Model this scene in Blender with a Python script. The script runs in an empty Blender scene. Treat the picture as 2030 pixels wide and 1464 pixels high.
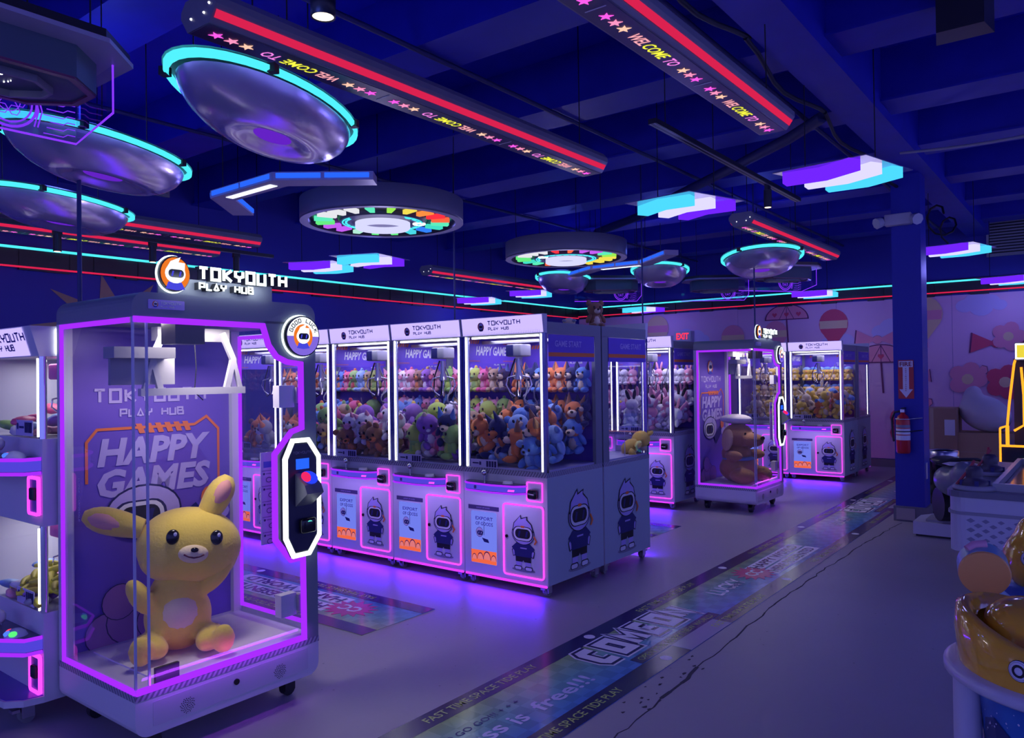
import bpy, bmesh, math, random
from mathutils import Vector, Matrix
random.seed(7)
S = bpy.context.scene
COL = S.collection
PI = math.pi

# ------------------------------------------------------------------ camera, world, exposure
YAW, PITCH, ROLL = math.radians(37.6), math.radians(0.485), math.radians(0.75)
fw = Vector((-math.sin(YAW) * math.cos(PITCH), math.cos(YAW) * math.cos(PITCH), math.sin(PITCH)))
r0 = Vector((math.cos(YAW), math.sin(YAW), 0)); u0 = r0.cross(fw)
RR = r0 * math.cos(ROLL) - u0 * math.sin(ROLL)
UU = u0 * math.cos(ROLL) + r0 * math.sin(ROLL)
cd = bpy.data.cameras.new('camera'); cam = bpy.data.objects.new('camera', cd); COL.objects.link(cam)
cd.sensor_width = 36.0; cd.lens = 36.0 * 1535.0 / 2030.0; cd.clip_start = 0.05
M = Matrix((RR, UU, -fw)).transposed().to_4x4(); M.translation = (0, 0, 1.6)
cam.matrix_world = M
S.camera = cam
w = bpy.data.worlds.new('world'); S.world = w; w.use_nodes = True
bg = w.node_tree.nodes['Background']
bg.inputs[0].default_value = (0.22, 0.235, 0.95, 1); bg.inputs[1].default_value = .95
S.view_settings.view_transform = 'Standard'; S.view_settings.look = 'None'
S.view_settings.exposure = 0.2; S.view_settings.gamma = 1.0; S.view_settings.use_curve_mapping = False
cy = S.cycles
cy.max_bounces = 5; cy.diffuse_bounces = 2; cy.glossy_bounces = 2; cy.transmission_bounces = 2
cy.transparent_max_bounces = 12; cy.use_adaptive_sampling = True; cy.adaptive_threshold = .08; cy.adaptive_min_samples = 14; cy.light_sampling_threshold = .04; cy.sample_clamp_indirect = 4.0
cy.caustics_reflective = False; cy.caustics_refractive = False

# ------------------------------------------------------------------ materials
def hexc(h):
    h = h.lstrip('#'); o = []
    for i in (0, 2, 4):
        v = int(h[i:i + 2], 16) / 255
        o.append(v / 12.92 if v <= .04045 else ((v + .055) / 1.055) ** 2.4)
    return tuple(o)
MATS = {}
def mat(name, col, rough=.5, metal=0.0, coat=0.0, noise=0.0, nscale=20, bump=0.0, spec=.5, sheen=0.0):
    if name in MATS: return MATS[name]
    if isinstance(col, str): col = hexc(col)
    m = bpy.data.materials.new(name); m.use_nodes = True; nt = m.node_tree
    b = nt.nodes['Principled BSDF']
    b.inputs['Base Color'].default_value = (*col, 1); b.inputs['Roughness'].default_value = rough
    b.inputs['Metallic'].default_value = metal; b.inputs['Coat Weight'].default_value = coat
    b.inputs['Specular IOR Level'].default_value = spec; b.inputs['Sheen Weight'].default_value = sheen
    if noise or bump:
        tc = nt.nodes.new('ShaderNodeTexCoord'); nz = nt.nodes.new('ShaderNodeTexNoise')
        nz.inputs['Scale'].default_value = nscale; nz.inputs['Detail'].default_value = 6
        nt.links.new(tc.outputs['Object'], nz.inputs['Vector'])
        if noise:
            mr = nt.nodes.new('ShaderNodeMapRange'); mr.inputs['To Min'].default_value = 1 - noise; mr.inputs['To Max'].default_value = 1 + noise
            nt.links.new(nz.outputs['Fac'], mr.inputs['Value'])
            mx = nt.nodes.new('ShaderNodeVectorMath'); mx.operation = 'SCALE'; mx.inputs[0].default_value = col
            nt.links.new(mr.outputs[0], mx.inputs['Scale']); nt.links.new(mx.outputs[0], b.inputs['Base Color'])
        if bump:
            bp = nt.nodes.new('ShaderNodeBump'); bp.inputs['Strength'].default_value = bump; bp.inputs['Distance'].default_value = .01
            nt.links.new(nz.outputs['Fac'], bp.inputs['Height']); nt.links.new(bp.outputs[0], b.inputs['Normal'])
    MATS[name] = m
    return m
def emis(name, col, strength=1.0, sample=False):
    if name in MATS: return MATS[name]
    if isinstance(col, str): col = hexc(col)
    m = bpy.data.materials.new(name); m.use_nodes = True; nt = m.node_tree
    nt.nodes.remove(nt.nodes['Principled BSDF'])
    e = nt.nodes.new('ShaderNodeEmission'); e.inputs[0].default_value = (*col, 1); e.inputs[1].default_value = strength
    nt.links.new(e.outputs[0], nt.nodes['Material Output'].inputs[0])
    m.cycles.emission_sampling = 'AUTO' if sample else 'NONE'
    MATS[name] = m
    return m
def glassmat(name, tint=(1, 1, 1), refl=1.0, rough=0.0):
    m = bpy.data.materials.new(name); m.use_nodes = True; nt = m.node_tree
    nt.nodes.remove(nt.nodes['Principled BSDF'])
    t = nt.nodes.new('ShaderNodeBsdfTransparent'); t.inputs[0].default_value = (*tint, 1)
    g = nt.nodes.new('ShaderNodeBsdfGlossy'); g.inputs['Roughness'].default_value = rough
    lw = nt.nodes.new('ShaderNodeLayerWeight'); lw.inputs[0].default_value = .5
    fr = nt.nodes.new('ShaderNodeMath'); fr.operation = 'POWER'; fr.inputs[1].default_value = 5; nt.links.new(lw.outputs['Facing'], fr.inputs[0])
    mu = nt.nodes.new('ShaderNodeMath'); mu.operation = 'MULTIPLY_ADD'; mu.inputs[1].default_value = .8 * refl; mu.inputs[2].default_value = .055 * refl
    mx = nt.nodes.new('ShaderNodeMixShader')
    nt.links.new(fr.outputs[0], mu.inputs[0]); nt.links.new(mu.outputs[0], mx.inputs[0])
    nt.links.new(t.outputs[0], mx.inputs[1]); nt.links.new(g.outputs[0], mx.inputs[2])
    nt.links.new(mx.outputs[0], nt.nodes['Material Output'].inputs[0])
    MATS[name] = m
    return m
white = mat('white_enamel', (.66, .66, .72), .38)
slate = mat('slate_enamel', (.22, .24, .29), .4)
dark = mat('dark_plastic', (.02, .02, .028), .4)
black = mat('black_gloss', (.01, .01, .014), .15)
chrome = mat('chrome', (.82, .82, .85), .1, 1.0)
steel = mat('brushed_steel', (.6, .6, .63), .3, 1.0)
greyp = mat('grey_plastic', (.35, .35, .38), .5)
purple = mat('violet_board', (.16, .085, .62), .45)
deepblue = mat('print_navy', (.02, .022, .16), .5)
pwhite = mat('print_white', (.8, .8, .85), .5)
porange = mat('print_orange', (.85, .2, .04), .5)
pblue = mat('print_blue', (.05, .07, .55), .5)
pblack = mat('print_black', (.012, .012, .02), .5)
pskin = mat('print_lilac', (.5, .42, .8), .5)
pgrey = mat('print_grey', (.25, .25, .32), .5)
ppink = mat('print_pink', (.85, .33, .36), .5)
pyel = mat('print_yellow', (.75, .85, .12), .5)
glass = glassmat('clear_glass', (.97, .97, 1), 1.0)
acrylic = glassmat('clear_acrylic', (.9, .9, 1), 1.2)
clearedge = mat('acrylic_edge', (.6, .6, .75), .2)
n_purple = emis('neon_violet', (.34, .022, 1.0), 1.05)
n_mag = emis('neon_magenta', (.95, .07, .95), 1.2)
n_white = emis('led_white', (.95, .97, 1), 3.2)
n_sign = emis('sign_light', (.5, .4, 1.0), 1.15)
n_cyan = emis('neon_cyan', (.07, .72, .82), 1.1)
n_red = emis('neon_red', (.62, .014, .07), 1.0)
n_blue = emis('led_blue', (.02, .12, .95), 1.0)
n_bband = emis('lit_blue_band', (.09, .06, .75), .8)
n_poster = emis('lit_poster', (.16, .2, .82), .9)
n_porange = emis('lit_poster_orange', (.85, .13, .06), .9)
n_ppink = emis('lit_poster_pink', (.8, .2, .22), .8)
n_holo = emis('hologram_line', (.19, .03, .85), 1.0)
n_orange = emis('led_orange', (1, .33, .02), 1.4)
fur = {}
def furm(key, col):
    if key not in fur: fur[key] = mat('plush_' + key, col, .9, bump=.35, nscale=60, sheen=.25)
    return fur[key]

# ------------------------------------------------------------------ mesh helpers
class MB:
    def __init__(s): s.v = []; s.f = []; s.m = []; s.s = []
    def add(s, vs, fs, mi=0, smooth=False):
        o = len(s.v); s.v.extend([tuple(p) for p in vs])
        for f in fs: s.f.append([i + o for i in f]); s.m.append(mi); s.s.append(smooth)
        return s
    def box(s, x0, x1, y0, y1, z0, z1, mi=0):
        vs = [(x, y, z) for z in (z0, z1) for y in (y0, y1) for x in (x0, x1)]
        return s.add(vs, [(0, 2, 3, 1), (4, 5, 7, 6), (0, 1, 5, 4), (2, 6, 7, 3), (0, 4, 6, 2), (1, 3, 7, 5)], mi)
    def pane(s, x0, x1, y0, y1, z0, z1, mi=0):
        d = (x1 - x0, y1 - y0, z1 - z0); k = d.index(min(d))
        if k == 0: xm = (x0 + x1) / 2; vs = [(xm, y0, z0), (xm, y1, z0), (xm, y1, z1), (xm, y0, z1)]
        elif k == 1: ym = (y0 + y1) / 2; vs = [(x0, ym, z0), (x1, ym, z0), (x1, ym, z1), (x0, ym, z1)]
        else: zm = (z0 + z1) / 2; vs = [(x0, y0, zm), (x1, y0, zm), (x1, y1, zm), (x0, y1, zm)]
        return s.add(vs, [(0, 1, 2, 3)], mi)
    def rbox(s, x0, x1, y0, y1, z0, z1, r=.02, seg=3, mi=0):
        bm = bmesh.new(); bmesh.ops.create_cube(bm, size=1)
        for v in bm.verts: v.co = Vector((x0 + (v.co.x + .5) * (x1 - x0), y0 + (v.co.y + .5) * (y1 - y0), z0 + (v.co.z + .5) * (z1 - z0)))
        bmesh.ops.bevel(bm, geom=bm.edges[:] + bm.verts[:], offset=r, segments=seg, profile=.5, affect='EDGES')
        bm.verts.index_update()
        s.add([v.co[:] for v in bm.verts], [[v.index for v in f.verts] for f in bm.faces], mi, True); bm.free(); return s
    def prism(s, poly, axis, a0, a1, mi=0):
        n = len(poly)
        mk = {'z': lambda p, a: (p[0], p[1], a), 'y': lambda p, a: (p[0], a, p[1]), 'x': lambda p, a: (a, p[0], p[1])}[axis]
        vs = [mk(p, a0) for p in poly] + [mk(p, a1) for p in poly]
        fs = [list(range(n))[::-1], list(range(n, 2 * n))] + [(i, (i + 1) % n, n + (i + 1) % n, n + i) for i in range(n)]
        return s.add(vs, fs, mi)
    def cyl(s, p0, p1, ra, rb=None, n=12, mi=0, smooth=True):
        rb = ra if rb is None else rb
        p0, p1 = Vector(p0), Vector(p1); d = (p1 - p0).normalized()
        a = d.orthogonal().normalized(); b = d.cross(a); vs = []
        for p, r in ((p0, ra), (p1, rb)):
            for k in range(n):
                t = 2 * PI * k / n; vs.append(p + a * (r * math.cos(t)) + b * (r * math.sin(t)))
        s.add(vs, [(k, (k + 1) % n, n + (k + 1) % n, n + k) for k in range(n)], mi, smooth)
        s.add(vs, [list(range(n))[::-1], list(range(n, 2 * n))], mi, False)
        return s
    def tube(s, path, r, n=6, closed=False, mi=0):
        P = [Vector(p) for p in path]; L = len(P); rings = []
        prev = None
        for i, p in enumerate(P):
            if closed: d = (P[(i + 1) % L] - P[i - 1]).normalized()
            else: d = (P[min(i + 1, L - 1)] - P[max(i - 1, 0)]).normalized()
            if prev is None: a = d.orthogonal().normalized()
            else:
                a = prev - d * prev.dot(d)
                a = a.normalized() if a.length > 1e-5 else d.orthogonal().normalized()
            prev = a; b = d.cross(a)
            rr = r[i] if isinstance(r, (list, tuple)) else r
            rings.append([p + a * (rr * math.cos(2 * PI * k / n)) + b * (rr * math.sin(2 * PI * k / n)) for k in range(n)])
        vs = [q for R in rings for q in R]; fs = []
        for i in range(L if closed else L - 1):
            j = (i + 1) % L
            for k in range(n): fs.append((i * n + k, i * n + (k + 1) % n, j * n + (k + 1) % n, j * n + k))
        s.add(vs, fs, mi, True)
        if not closed: s.add(vs, [list(range(n))[::-1], list(range((L - 1) * n, L * n))], mi)
        return s
    def sph(s, c, r, nu=14, nv=9, rot=None, mi=0):
        if not hasattr(r, '__len__'): r = (r, r, r)
        vs = []; Rm = rot.to_matrix() if rot is not None else None
        for j in range(nv + 1):
            t = PI * j / nv
            for i in range(nu):
                a = 2 * PI * i / nu
                p = Vector((r[0] * math.sin(t) * math.cos(a), r[1] * math.sin(t) * math.sin(a), r[2] * math.cos(t)))
                if Rm: p = Rm @ p
                vs.append(p + Vector(c))
        fs = [(j * nu + i, (j + 1) * nu + i, (j + 1) * nu + (i + 1) % nu, j * nu + (i + 1) % nu) for j in range(nv) for i in range(nu)]
        return s.add(vs, fs, mi, True)
    def lathe(s, prof, n=24, c=(0, 0, 0), sx=1, sy=1, mi=0, smooth=True):
        vs = []; L = len(prof)
        for (r, z) in prof:
            for k in range(n):
                t = 2 * PI * k / n; vs.append((c[0] + sx * r * math.cos(t), c[1] + sy * r * math.sin(t), c[2] + z))
        fs = [(j * n + k, j * n + (k + 1) % n, (j + 1) * n + (k + 1) % n, (j + 1) * n + k) for j in range(L - 1) for k in range(n)]
        return s.add(vs, fs, mi, smooth)
    def mesh(s, name, mats):
        me = bpy.data.meshes.new(name); me.from_pydata(s.v, [], s.f)
        if not isinstance(mats, (list, tuple)): mats = [mats]
        for m in mats: me.materials.append(m)
        me.polygons.foreach_set('material_index', s.m); me.polygons.foreach_set('use_smooth', s.s)
        me.validate(); me.update(); return me
    def build(s, name, mats, parent=None, loc=(0, 0, 0), rz=0.0, rot=None):
        return link(name, s.mesh(name, mats), parent, loc, rz, rot)
def link(name, me, parent=None, loc=(0, 0, 0), rz=0.0, rot=None, scale=None):
    o = bpy.data.objects.new(name, me); COL.objects.link(o)
    o.location = loc; o.rotation_euler = rot if rot is not None else (0, 0, rz)
    if scale is not None: o.scale = (scale, scale, scale)
    if parent is not None: o.parent = parent
    return o
def tag(o, label=None, cat=None, group=None, kind=None):
    if label: o['label'] = label
    if cat: o['category'] = cat
    if group: o['group'] = group
    if kind: o['kind'] = kind
    return o
def thing(name, label, cat, loc=(0, 0, 0), rz=0.0, group=None):
    o = bpy.data.objects.new(name, None); o.empty_display_size = .1; COL.objects.link(o)
    o.location = loc; o.rotation_euler = (0, 0, rz)
    return tag(o, label, cat, group)
KIDS = {}
def copy_tree(o, parent=None):
    c = o.copy(); COL.objects.link(c); c.parent = parent
    for ch in list(o.children): copy_tree(ch, c)
    return c
def dup(o, loc, rz, label, group=None):
    c = copy_tree(o); c.location = loc; c.rotation_euler = (0, 0, rz); c['label'] = label
    if group: c['group'] = group
    return c
def lamp(name, kind, col, power, parent, loc, rot=(0, 0, 0), size=.1, size_y=None, cone=None):
    key = name + str(power)
    d = bpy.data.lights.get(key)
    if d is None:
        d = bpy.data.lights.new(key, kind); d.color = col; d.energy = power
        if kind == 'AREA':
            d.shape = 'RECTANGLE'; d.size = size; d.size_y = size_y or size
        else: d.shadow_soft_size = size
        if cone: d.spot_size = cone; d.spot_blend = .6
    o = bpy.data.objects.new(name, d); COL.objects.link(o); o.location = loc; o.rotation_euler = rot; o.parent = parent
    return o
def ngon(cx, cz, rx, rz=None, n=20, a0=0.0, a1=2 * PI):
    rz = rx if rz is None else rz
    full = abs(a1 - a0 - 2 * PI) < 1e-6
    m = n if full else n + 1
    return [(cx + rx * math.cos(a0 + (a1 - a0) * k / n), cz + rz * math.sin(a0 + (a1 - a0) * k / n)) for k in range(m)]
def rrect(x0, x1, z0, z1, r, n=4):
    pts = []
    for (cx, cz, a) in ((x1 - r, z0 + r, -PI / 2), (x1 - r, z1 - r, 0), (x0 + r, z1 - r, PI / 2), (x0 + r, z0 + r, PI)):
        for k in range(n + 1): pts.append((cx + r * math.cos(a + PI / 2 * k / n), cz + r * math.sin(a + PI / 2 * k / n)))
    return pts
def offset_path(path, wdt, closed=False):
    P = [Vector(p) for p in path]; L = len(P); Lf, Rt = [], []
    for i in range(L):
        a = P[i - 1] if (i > 0 or closed) else None; b = P[(i + 1) % L] if (i < L - 1 or closed) else None
        d1 = (P[i] - a).normalized() if a is not None else None
        d2 = (b - P[i]).normalized() if b is not None else None
        d1 = d2 if d1 is None else d1; d2 = d1 if d2 is None else d2
        n1 = Vector((-d1.y, d1.x)); n2 = Vector((-d2.y, d2.x)); m = (n1 + n2)
        m = m.normalized() if m.length > 1e-6 else n1
        k = min(1 / max(m.dot(n1), .3), 1.5)
        Lf.append(P[i] + m * (wdt / 2 * k)); Rt.append(P[i] - m * (wdt / 2 * k))
    return Lf, Rt
def ribbon(mb, path, wdt, y0, y1, closed=False, mi=0, axis='y'):
    """flat band of given width along a 2-D path, extruded along axis"""
    Lf, Rt = offset_path(path, wdt, closed); n = len(path)
    mk = {'z': lambda p, a: (p[0], p[1], a), 'y': lambda p, a: (p[0], a, p[1]), 'x': lambda p, a: (a, p[0], p[1])}[axis]
    for i in range(n if closed else n - 1):
        j = (i + 1) % n
        q = [Lf[i], Lf[j], Rt[j], Rt[i]]
        vs = [mk(p, y0) for p in q] + [mk(p, y1) for p in q]
        mb.add(vs, [(0, 1, 2, 3), (7, 6, 5, 4), (0, 4, 5, 1), (1, 5, 6, 2), (2, 6, 7, 3), (3, 7, 4, 0)], mi)
    return mb
GL = {
 'T': [[(0, 1), (1, 1)], [(.5, 1), (.5, 0)]], 'O': [[(0, 0), (0, 1), (1, 1), (1, 0), (-.0, 0)]],
 'K': [[(0, 0), (0, 1)], [(1, 1), (.12, .5), (1, 0)]], 'Y': [[(0, 1), (0, .55), (.5, .42), (1, .55), (1, 1)], [(.5, .42), (.5, 0)]],
 'U': [[(0, 1), (0, 0), (1, 0), (1, 1)]], 'H': [[(0, 0), (0, 1)], [(1, 0), (1, 1)], [(0, .5), (1, .5)]],
 'P': [[(0, 0), (0, 1), (1, 1), (1, .42), (0, .42)]], 'L': [[(0, 1), (0, 0), (1, 0)]],
 'A': [[(0, 0), (.5, 1), (1, 0)], [(.25, .05), (.75, .05)]], 'B': [[(0, 0), (0, 1), (.9, 1), (.9, .55), (0, .55)], [(.9, .55), (1, .5), (1, 0), (0, 0)]],
 'G': [[(1, 1), (0, 1), (0, 0), (1, 0), (1, .5), (.5, .5)]], 'D': [[(0, 0), (0, 1), (.8, 1), (1, .8), (1, .2), (.8, 0), (0, 0)]],
 'C': [[(1, 1), (.15, 1), (0, .85), (0, .15), (.15, 0), (1, 0)]], ' ': [], 'M': [[(0, 0), (0, 1), (.5, .45), (1, 1), (1, 0)]], 'E': [[(1, 1), (0, 1), (0, 0), (1, 0)], [(0, .5), (.85, .5)]], 'N': [[(0, 0), (0, 1), (1, 0), (1, 1)]]}
def strokes(mb, txt, x, z, cw, h, t, gap, y0=-.001, y1=0.0, mi=0, arc=None):
    """techno lettering; arc=(cx,cz,r,a0,da) bends it round a circle"""
    for i, ch in enumerate(txt):
        for st in GL[ch]:
            path = []
            for (a, b) in st:
                if arc:
                    cx, cz, r, a0, da = arc
                    an = a0 - da * i; q = (a - .5) * cw; rr = r + b * h
                    path.append((cx + rr * math.cos(an) + q * math.sin(an), cz + rr * math.sin(an) - q * math.cos(an)))
                else: path.append((x + i * (cw + gap) + a * cw, z + b * h))
            closed = len(path) > 3 and (Vector(path[0]) - Vector(path[-1])).length < 1e-6
            if closed: path = path[:-1]
            ribbon(mb, path, t, y0, y1, closed, mi)
    return mb
TXT = {}
def textmesh(txt, bold=.0, shear=0.0, extrude=0.0):
    k = (txt, bold, shear, extrude)
    if k not in TXT:
        cu = bpy.data.curves.new('t', 'FONT'); cu.body = txt; cu.offset = bold; cu.shear = shear; cu.extrude = extrude
        cu.resolution_u = 2; cu.align_x = 'CENTER'; cu.align_y = 'CENTER'
        o = bpy.data.objects.new('t', cu); COL.objects.link(o)
        bpy.context.view_layer.update()
        me = bpy.data.meshes.new_from_object(o.evaluated_get(bpy.context.evaluated_depsgraph_get()))
        bpy.data.objects.remove(o); TXT[k] = me
    return TXT[k]
def text(name, txt, m, parent, loc, h, rot=(PI / 2, 0, 0), width=None, bold=.0, shear=0.0, extrude=0.0, sub=0.0):
    """Bfont lettering as a mesh part; h = cap height; default stands in XZ facing -Y"""
    me = textmesh(txt, bold, shear, extrude).copy(); me.materials.clear(); me.materials.append(m)
    xs = [v.co.x for v in me.vertices]; ys = [v.co.y for v in me.vertices]
    wx = max(xs) - min(xs); cx = (max(xs) + min(xs)) / 2; cyy = (max(ys) + min(ys)) / 2
    sy = h / .72; sx = (width / wx) if width else sy
    me.transform(Matrix.Diagonal((sx, sy, 1, 1)) @ Matrix.Translation((-cx, -cyy, 0)))
    return link(name, me, parent, loc, 0, rot)
class Decal:
    """flat print in the XZ plane facing -Y, layered"""
    def __init__(s): s.mb = MB(); s.ms = []; s.k = 0
    def mi(s, m):
        if m not in s.ms: s.ms.append(m)
        return s.ms.index(m)
    def p(s, pts, m):
        s.k += 1; y = -.0010 - .00025 * s.k
        s.mb.add([(a, y, b) for a, b in pts], [list(range(len(pts)))], s.mi(m)); return s
    def line(s, path, wdt, m, closed=False):
        s.k += 1; y = -.0010 - .00025 * s.k
        Lf, Rt = offset_path(path, wdt, closed); n = len(path)
        for i in range(n if closed else n - 1):
            j = (i + 1) % n
            s.mb.add([(q.x, y, q.y) for q in (Lf[i], Lf[j], Rt[j], Rt[i])], [(0, 1, 2, 3)], s.mi(m))
        return s
    def build(s, name, parent, loc=(0, 0, 0), rz=0.0, rot=None): return s.mb.build(name, s.ms, parent, loc, rz, rot)
    def mesh(s, name): return s.mb.mesh(name, s.ms)
def goggles(D, cx, cz, w, rim, lens, glint):
    D.p(rrect(cx - w / 2, cx + w / 2, cz - w * .29, cz + w * .29, w * .27), rim)
    D.p(rrect(cx - w * .41, cx + w * .41, cz - w * .2, cz + w * .21, w * .19), lens)
    for sx in (-1, 1): D.p([(cx + sx * w * .2 - w * .07, cz - w * .13), (cx + sx * w * .2 + w * .02, cz - w * .15), (cx + sx * w * .2 + w * .09, cz + w * .12), (cx + sx * w * .2 - w * .0, cz + w * .13)], glint)
def emblem(D, cx, cz, r, lit=None):
    """roundel of the logo: orange disc, white tuft, dark ski goggles, blue collar"""
    o, wh, bk, bl = lit or (porange, pwhite, pblack, pblue)
    D.p(ngon(cx, cz, r * .92, r, 24), o)
    D.p([(cx - r * .62, cz - r * .92), (cx - r * .45, cz - r * .5), (cx + r * .4, cz - r * .5), (cx + r * .62, cz - r * .92), (cx, cz - r)], bl)
    D.p(ngon(cx, cz + r * .02, r * .66, r * .6, 18), wh)
    D.p([(cx - r * .6, cz + r * .25), (cx - r * .3, cz + r * .75), (cx + r * .35, cz + r * 1.05), (cx + r * .2, cz + r * .72), (cx + r * .62, cz + r * .7), (cx + r * .6, cz + r * .25)], wh)
    goggles(D, cx + r * .05, cz + r * .02, r * 1.2, wh, bk, bl)
def figure(h, flip=False):
    """plain goggled figure print standing h tall, foot centre at origin"""
    D = Decal(); s = -1 if flip else 1
    def q(pts): return [(s * a * h, b * h) for a, b in pts]
    D.p(q(ngon(0, .03, .25, .035, 20)), pgrey)
    for k in (-1, 1):
        D.p(q(rrect(k * .1 - .06, k * .1 + .06, .07, .2, .01)), pskin)
        D.p(q(rrect(k * .115 - .085, k * .115 + .085, .025, .1, .035)), pblack)
        D.p(q(rrect(k * .115 - .07, k * .115 + .07, .032, .085, .025)), pwhite)
    D.p(q([(-.17, .3), (.17, .3), (.165, .17), (.02, .17), (0, .2), (-.02, .17), (-.165, .17)]), pblack)
    for k in (-1, 1):
        D.p(q([(k * .15, .47), (k * .25, .36), (k * .22, .25), (k * .15, .28)]), pblack)
        D.p(q([(k * .15, .45), (k * .235, .355), (k * .21, .265), (k * .155, .3)]), pskin)
    D.p(q([(-.12, .52), (.12, .52), (.25, .41), (.19, .35), (.18, .26), (-.18, .26), (-.19, .35), (-.25, .41)]), deepblue)
    D.p(q([(-.06, .42), (.08, .42), (.08, .4), (-.06, .4)]), pskin)
    D.p(q(ngon(0, .66, .245, .195, 24)), pblack); D.p(q(ngon(0, .66, .232, .183, 24)), pskin)
    D.p(q([(-.23, .7), (-.2, .84), (-.04, .99), (-.03, .93), (.1, .97), (.09, .92), (.19, .84), (.23, .7)]), pblack)
    D.p(q([(-.215, .69), (-.185, .835), (-.055, .965), (-.045, .91), (.08, .95), (.075, .905), (.175, .83), (.215, .69)]), pskin)
    goggles(D, 0, .66 * h, .44 * h, pblack, pwhite, pwhite)
    goggles(D, 0, .66 * h, .40 * h, pwhite, pblack, deepblue)
    D.p(q(rrect(-.04, .04, .765, .8, .012)), porange)
    D.line(q([(.24, .64), (.29, .56), (.25, .5)]), .03 * h, porange)
    return D

# ------------------------------------------------------------------ room shell
def struct(o): o['kind'] = 'structure'; return o
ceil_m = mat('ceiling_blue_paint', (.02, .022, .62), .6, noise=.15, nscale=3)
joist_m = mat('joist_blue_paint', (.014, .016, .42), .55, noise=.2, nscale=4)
wall_m = mat('wall_blue_paint', (.03, .03, .34), .6, noise=.08, nscale=2)
col_m = mat('column_blue_paint', (.012, .02, .38), .5, noise=.06, nscale=3)
fl = mat('polished_concrete', (.36, .34, .4), .4, spec=.4)
def floor_nodes(m):
    nt = m.node_tree; b = nt.nodes['Principled BSDF']; tc = nt.nodes.new('ShaderNodeTexCoord')
    n1 = nt.nodes.new('ShaderNodeTexNoise'); n1.inputs['Scale'].default_value = .7; n1.inputs['Detail'].default_value = 8
    n2 = nt.nodes.new('ShaderNodeTexVoronoi'); n2.inputs['Scale'].default_value = 7.0
    n3 = nt.nodes.new('ShaderNodeTexNoise'); n3.inputs['Scale'].default_value = 40; n3.inputs['Detail'].default_value = 4
    for n in (n1, n2, n3): nt.links.new(tc.outputs['Object'], n.inputs['Vector'])
    r1 = nt.nodes.new('ShaderNodeMapRange'); r1.inputs[3].default_value = .82; r1.inputs[4].default_value = 1.15
    r2 = nt.nodes.new('ShaderNodeMapRange'); r2.inputs[1].default_value = .03; r2.inputs[2].default_value = .055; r2.inputs[3].default_value = .55; r2.inputs[4].default_value = 1
    r3 = nt.nodes.new('ShaderNodeMapRange'); r3.inputs[3].default_value = .36; r3.inputs[4].default_value = .5
    nt.links.new(n1.outputs['Fac'], r1.inputs[0]); nt.links.new(n2.outputs['Distance'], r2.inputs[0]); nt.links.new(n3.outputs['Fac'], r3.inputs[0])
    mu = nt.nodes.new('ShaderNodeMath'); mu.operation = 'MULTIPLY'; nt.links.new(r1.outputs[0], mu.inputs[0]); nt.links.new(r2.outputs[0], mu.inputs[1])
    mx = nt.nodes.new('ShaderNodeVectorMath'); mx.operation = 'SCALE'; mx.inputs[0].default_value = (.36, .34, .4)
    nt.links.new(mu.outputs[0], mx.inputs['Scale']); nt.links.new(mx.outputs[0], b.inputs['Base Color']); nt.links.new(r3.outputs[0], b.inputs['Roughness'])
floor_nodes(fl)
XL, YB, ZC = -8.99, 14.0, 4.2
floor = struct(MB().box(XL - .1, 4.5, -4, YB + .1, -.1, 0).build('floor', fl))
crk = MB(); cm = mat('crack_dark', (.05, .05, .07), .8)
pts = []; y = 1.6
while y < 9.0:
    t = (y - 3.1) / 5.9
    pts.append((-1.745 - .1 * math.sin(PI * min(max(t, 0), 1)) + random.uniform(-.012, .012), y)); y += random.uniform(.05, .14)
for a, b in zip(pts[:-1], pts[1:]):
    wd = random.uniform(.004, .011) if not 3.4 < a[1] < 3.9 else random.uniform(.008, .02)
    ribbon(crk, [a, b], wd, .0002, .0012, axis='z')
for _ in range(20):
    cx, cyy = -1.76 + random.uniform(-.14, .03), random.uniform(3.2, 4.1)
    crk.add([(cx + random.uniform(.003, .014) * math.cos(k), cyy + random.uniform(.004, .025) * math.sin(k), .0009) for k in (0, 1.2, 2.4, 3.6, 5)], [(0, 1, 2, 3, 4)])
crk.build('crack', cm, floor)
ceiling = struct(MB().box(XL - .1, 4.5, -4, YB + .1, ZC, ZC + .1).build('ceiling', ceil_m))
for i in range(9):
    yj = .75 + 1.55 * i
    MB().box(XL, 4.5, yj - .17, yj + .17, 3.78, ZC).build('joist', joist_m, ceiling)
    f = MB(); f.box(XL, 4.5, yj - .21, yj + .21, 3.765, 3.785); f.build('joist_flange', joist_m, ceiling)
MB().box(-1.72, -1.42, -4, YB, 3.68, ZC).build('girder', joist_m, ceiling)
struct(MB().box(XL - .1, XL, -4, YB + .1, 0, ZC).build('wall_left', wall_m))
wb = struct(MB().box(XL - .1, 4.5, YB, YB + .1, 0, ZC).build('wall_back', wall_m))
struct(MB().box(XL, 4.5, YB - .02, YB, 0, .13).build('baseboard_back', mat('baseboard_grey', (.18, .18, .2), .5)))
struct(MB().box(XL, XL + .02, -4, YB, 0, .13).build('baseboard_left', mat('baseboard_grey', (.18, .18, .2), .5)))
colm = struct(MB().box(-1.82, -1.54, 9.05, 9.35, 0, 3.72).build('column', col_m))
MB().box(-1.84, -1.52, 9.03, 9.37, 0, .16).build('column_base', mat('baseboard_grey', (.18, .18, .2), .5), colm)
MB().box(-1.81, -1.63, 9.015, 9.03, .02, .14).build('wood_block', mat('raw_wood', (.4, .36, .34), .7), colm)
MB().box(-1.545, -1.535, 9.12, 9.2, .45, .62).build('outlet_plate', white, colm)

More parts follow.
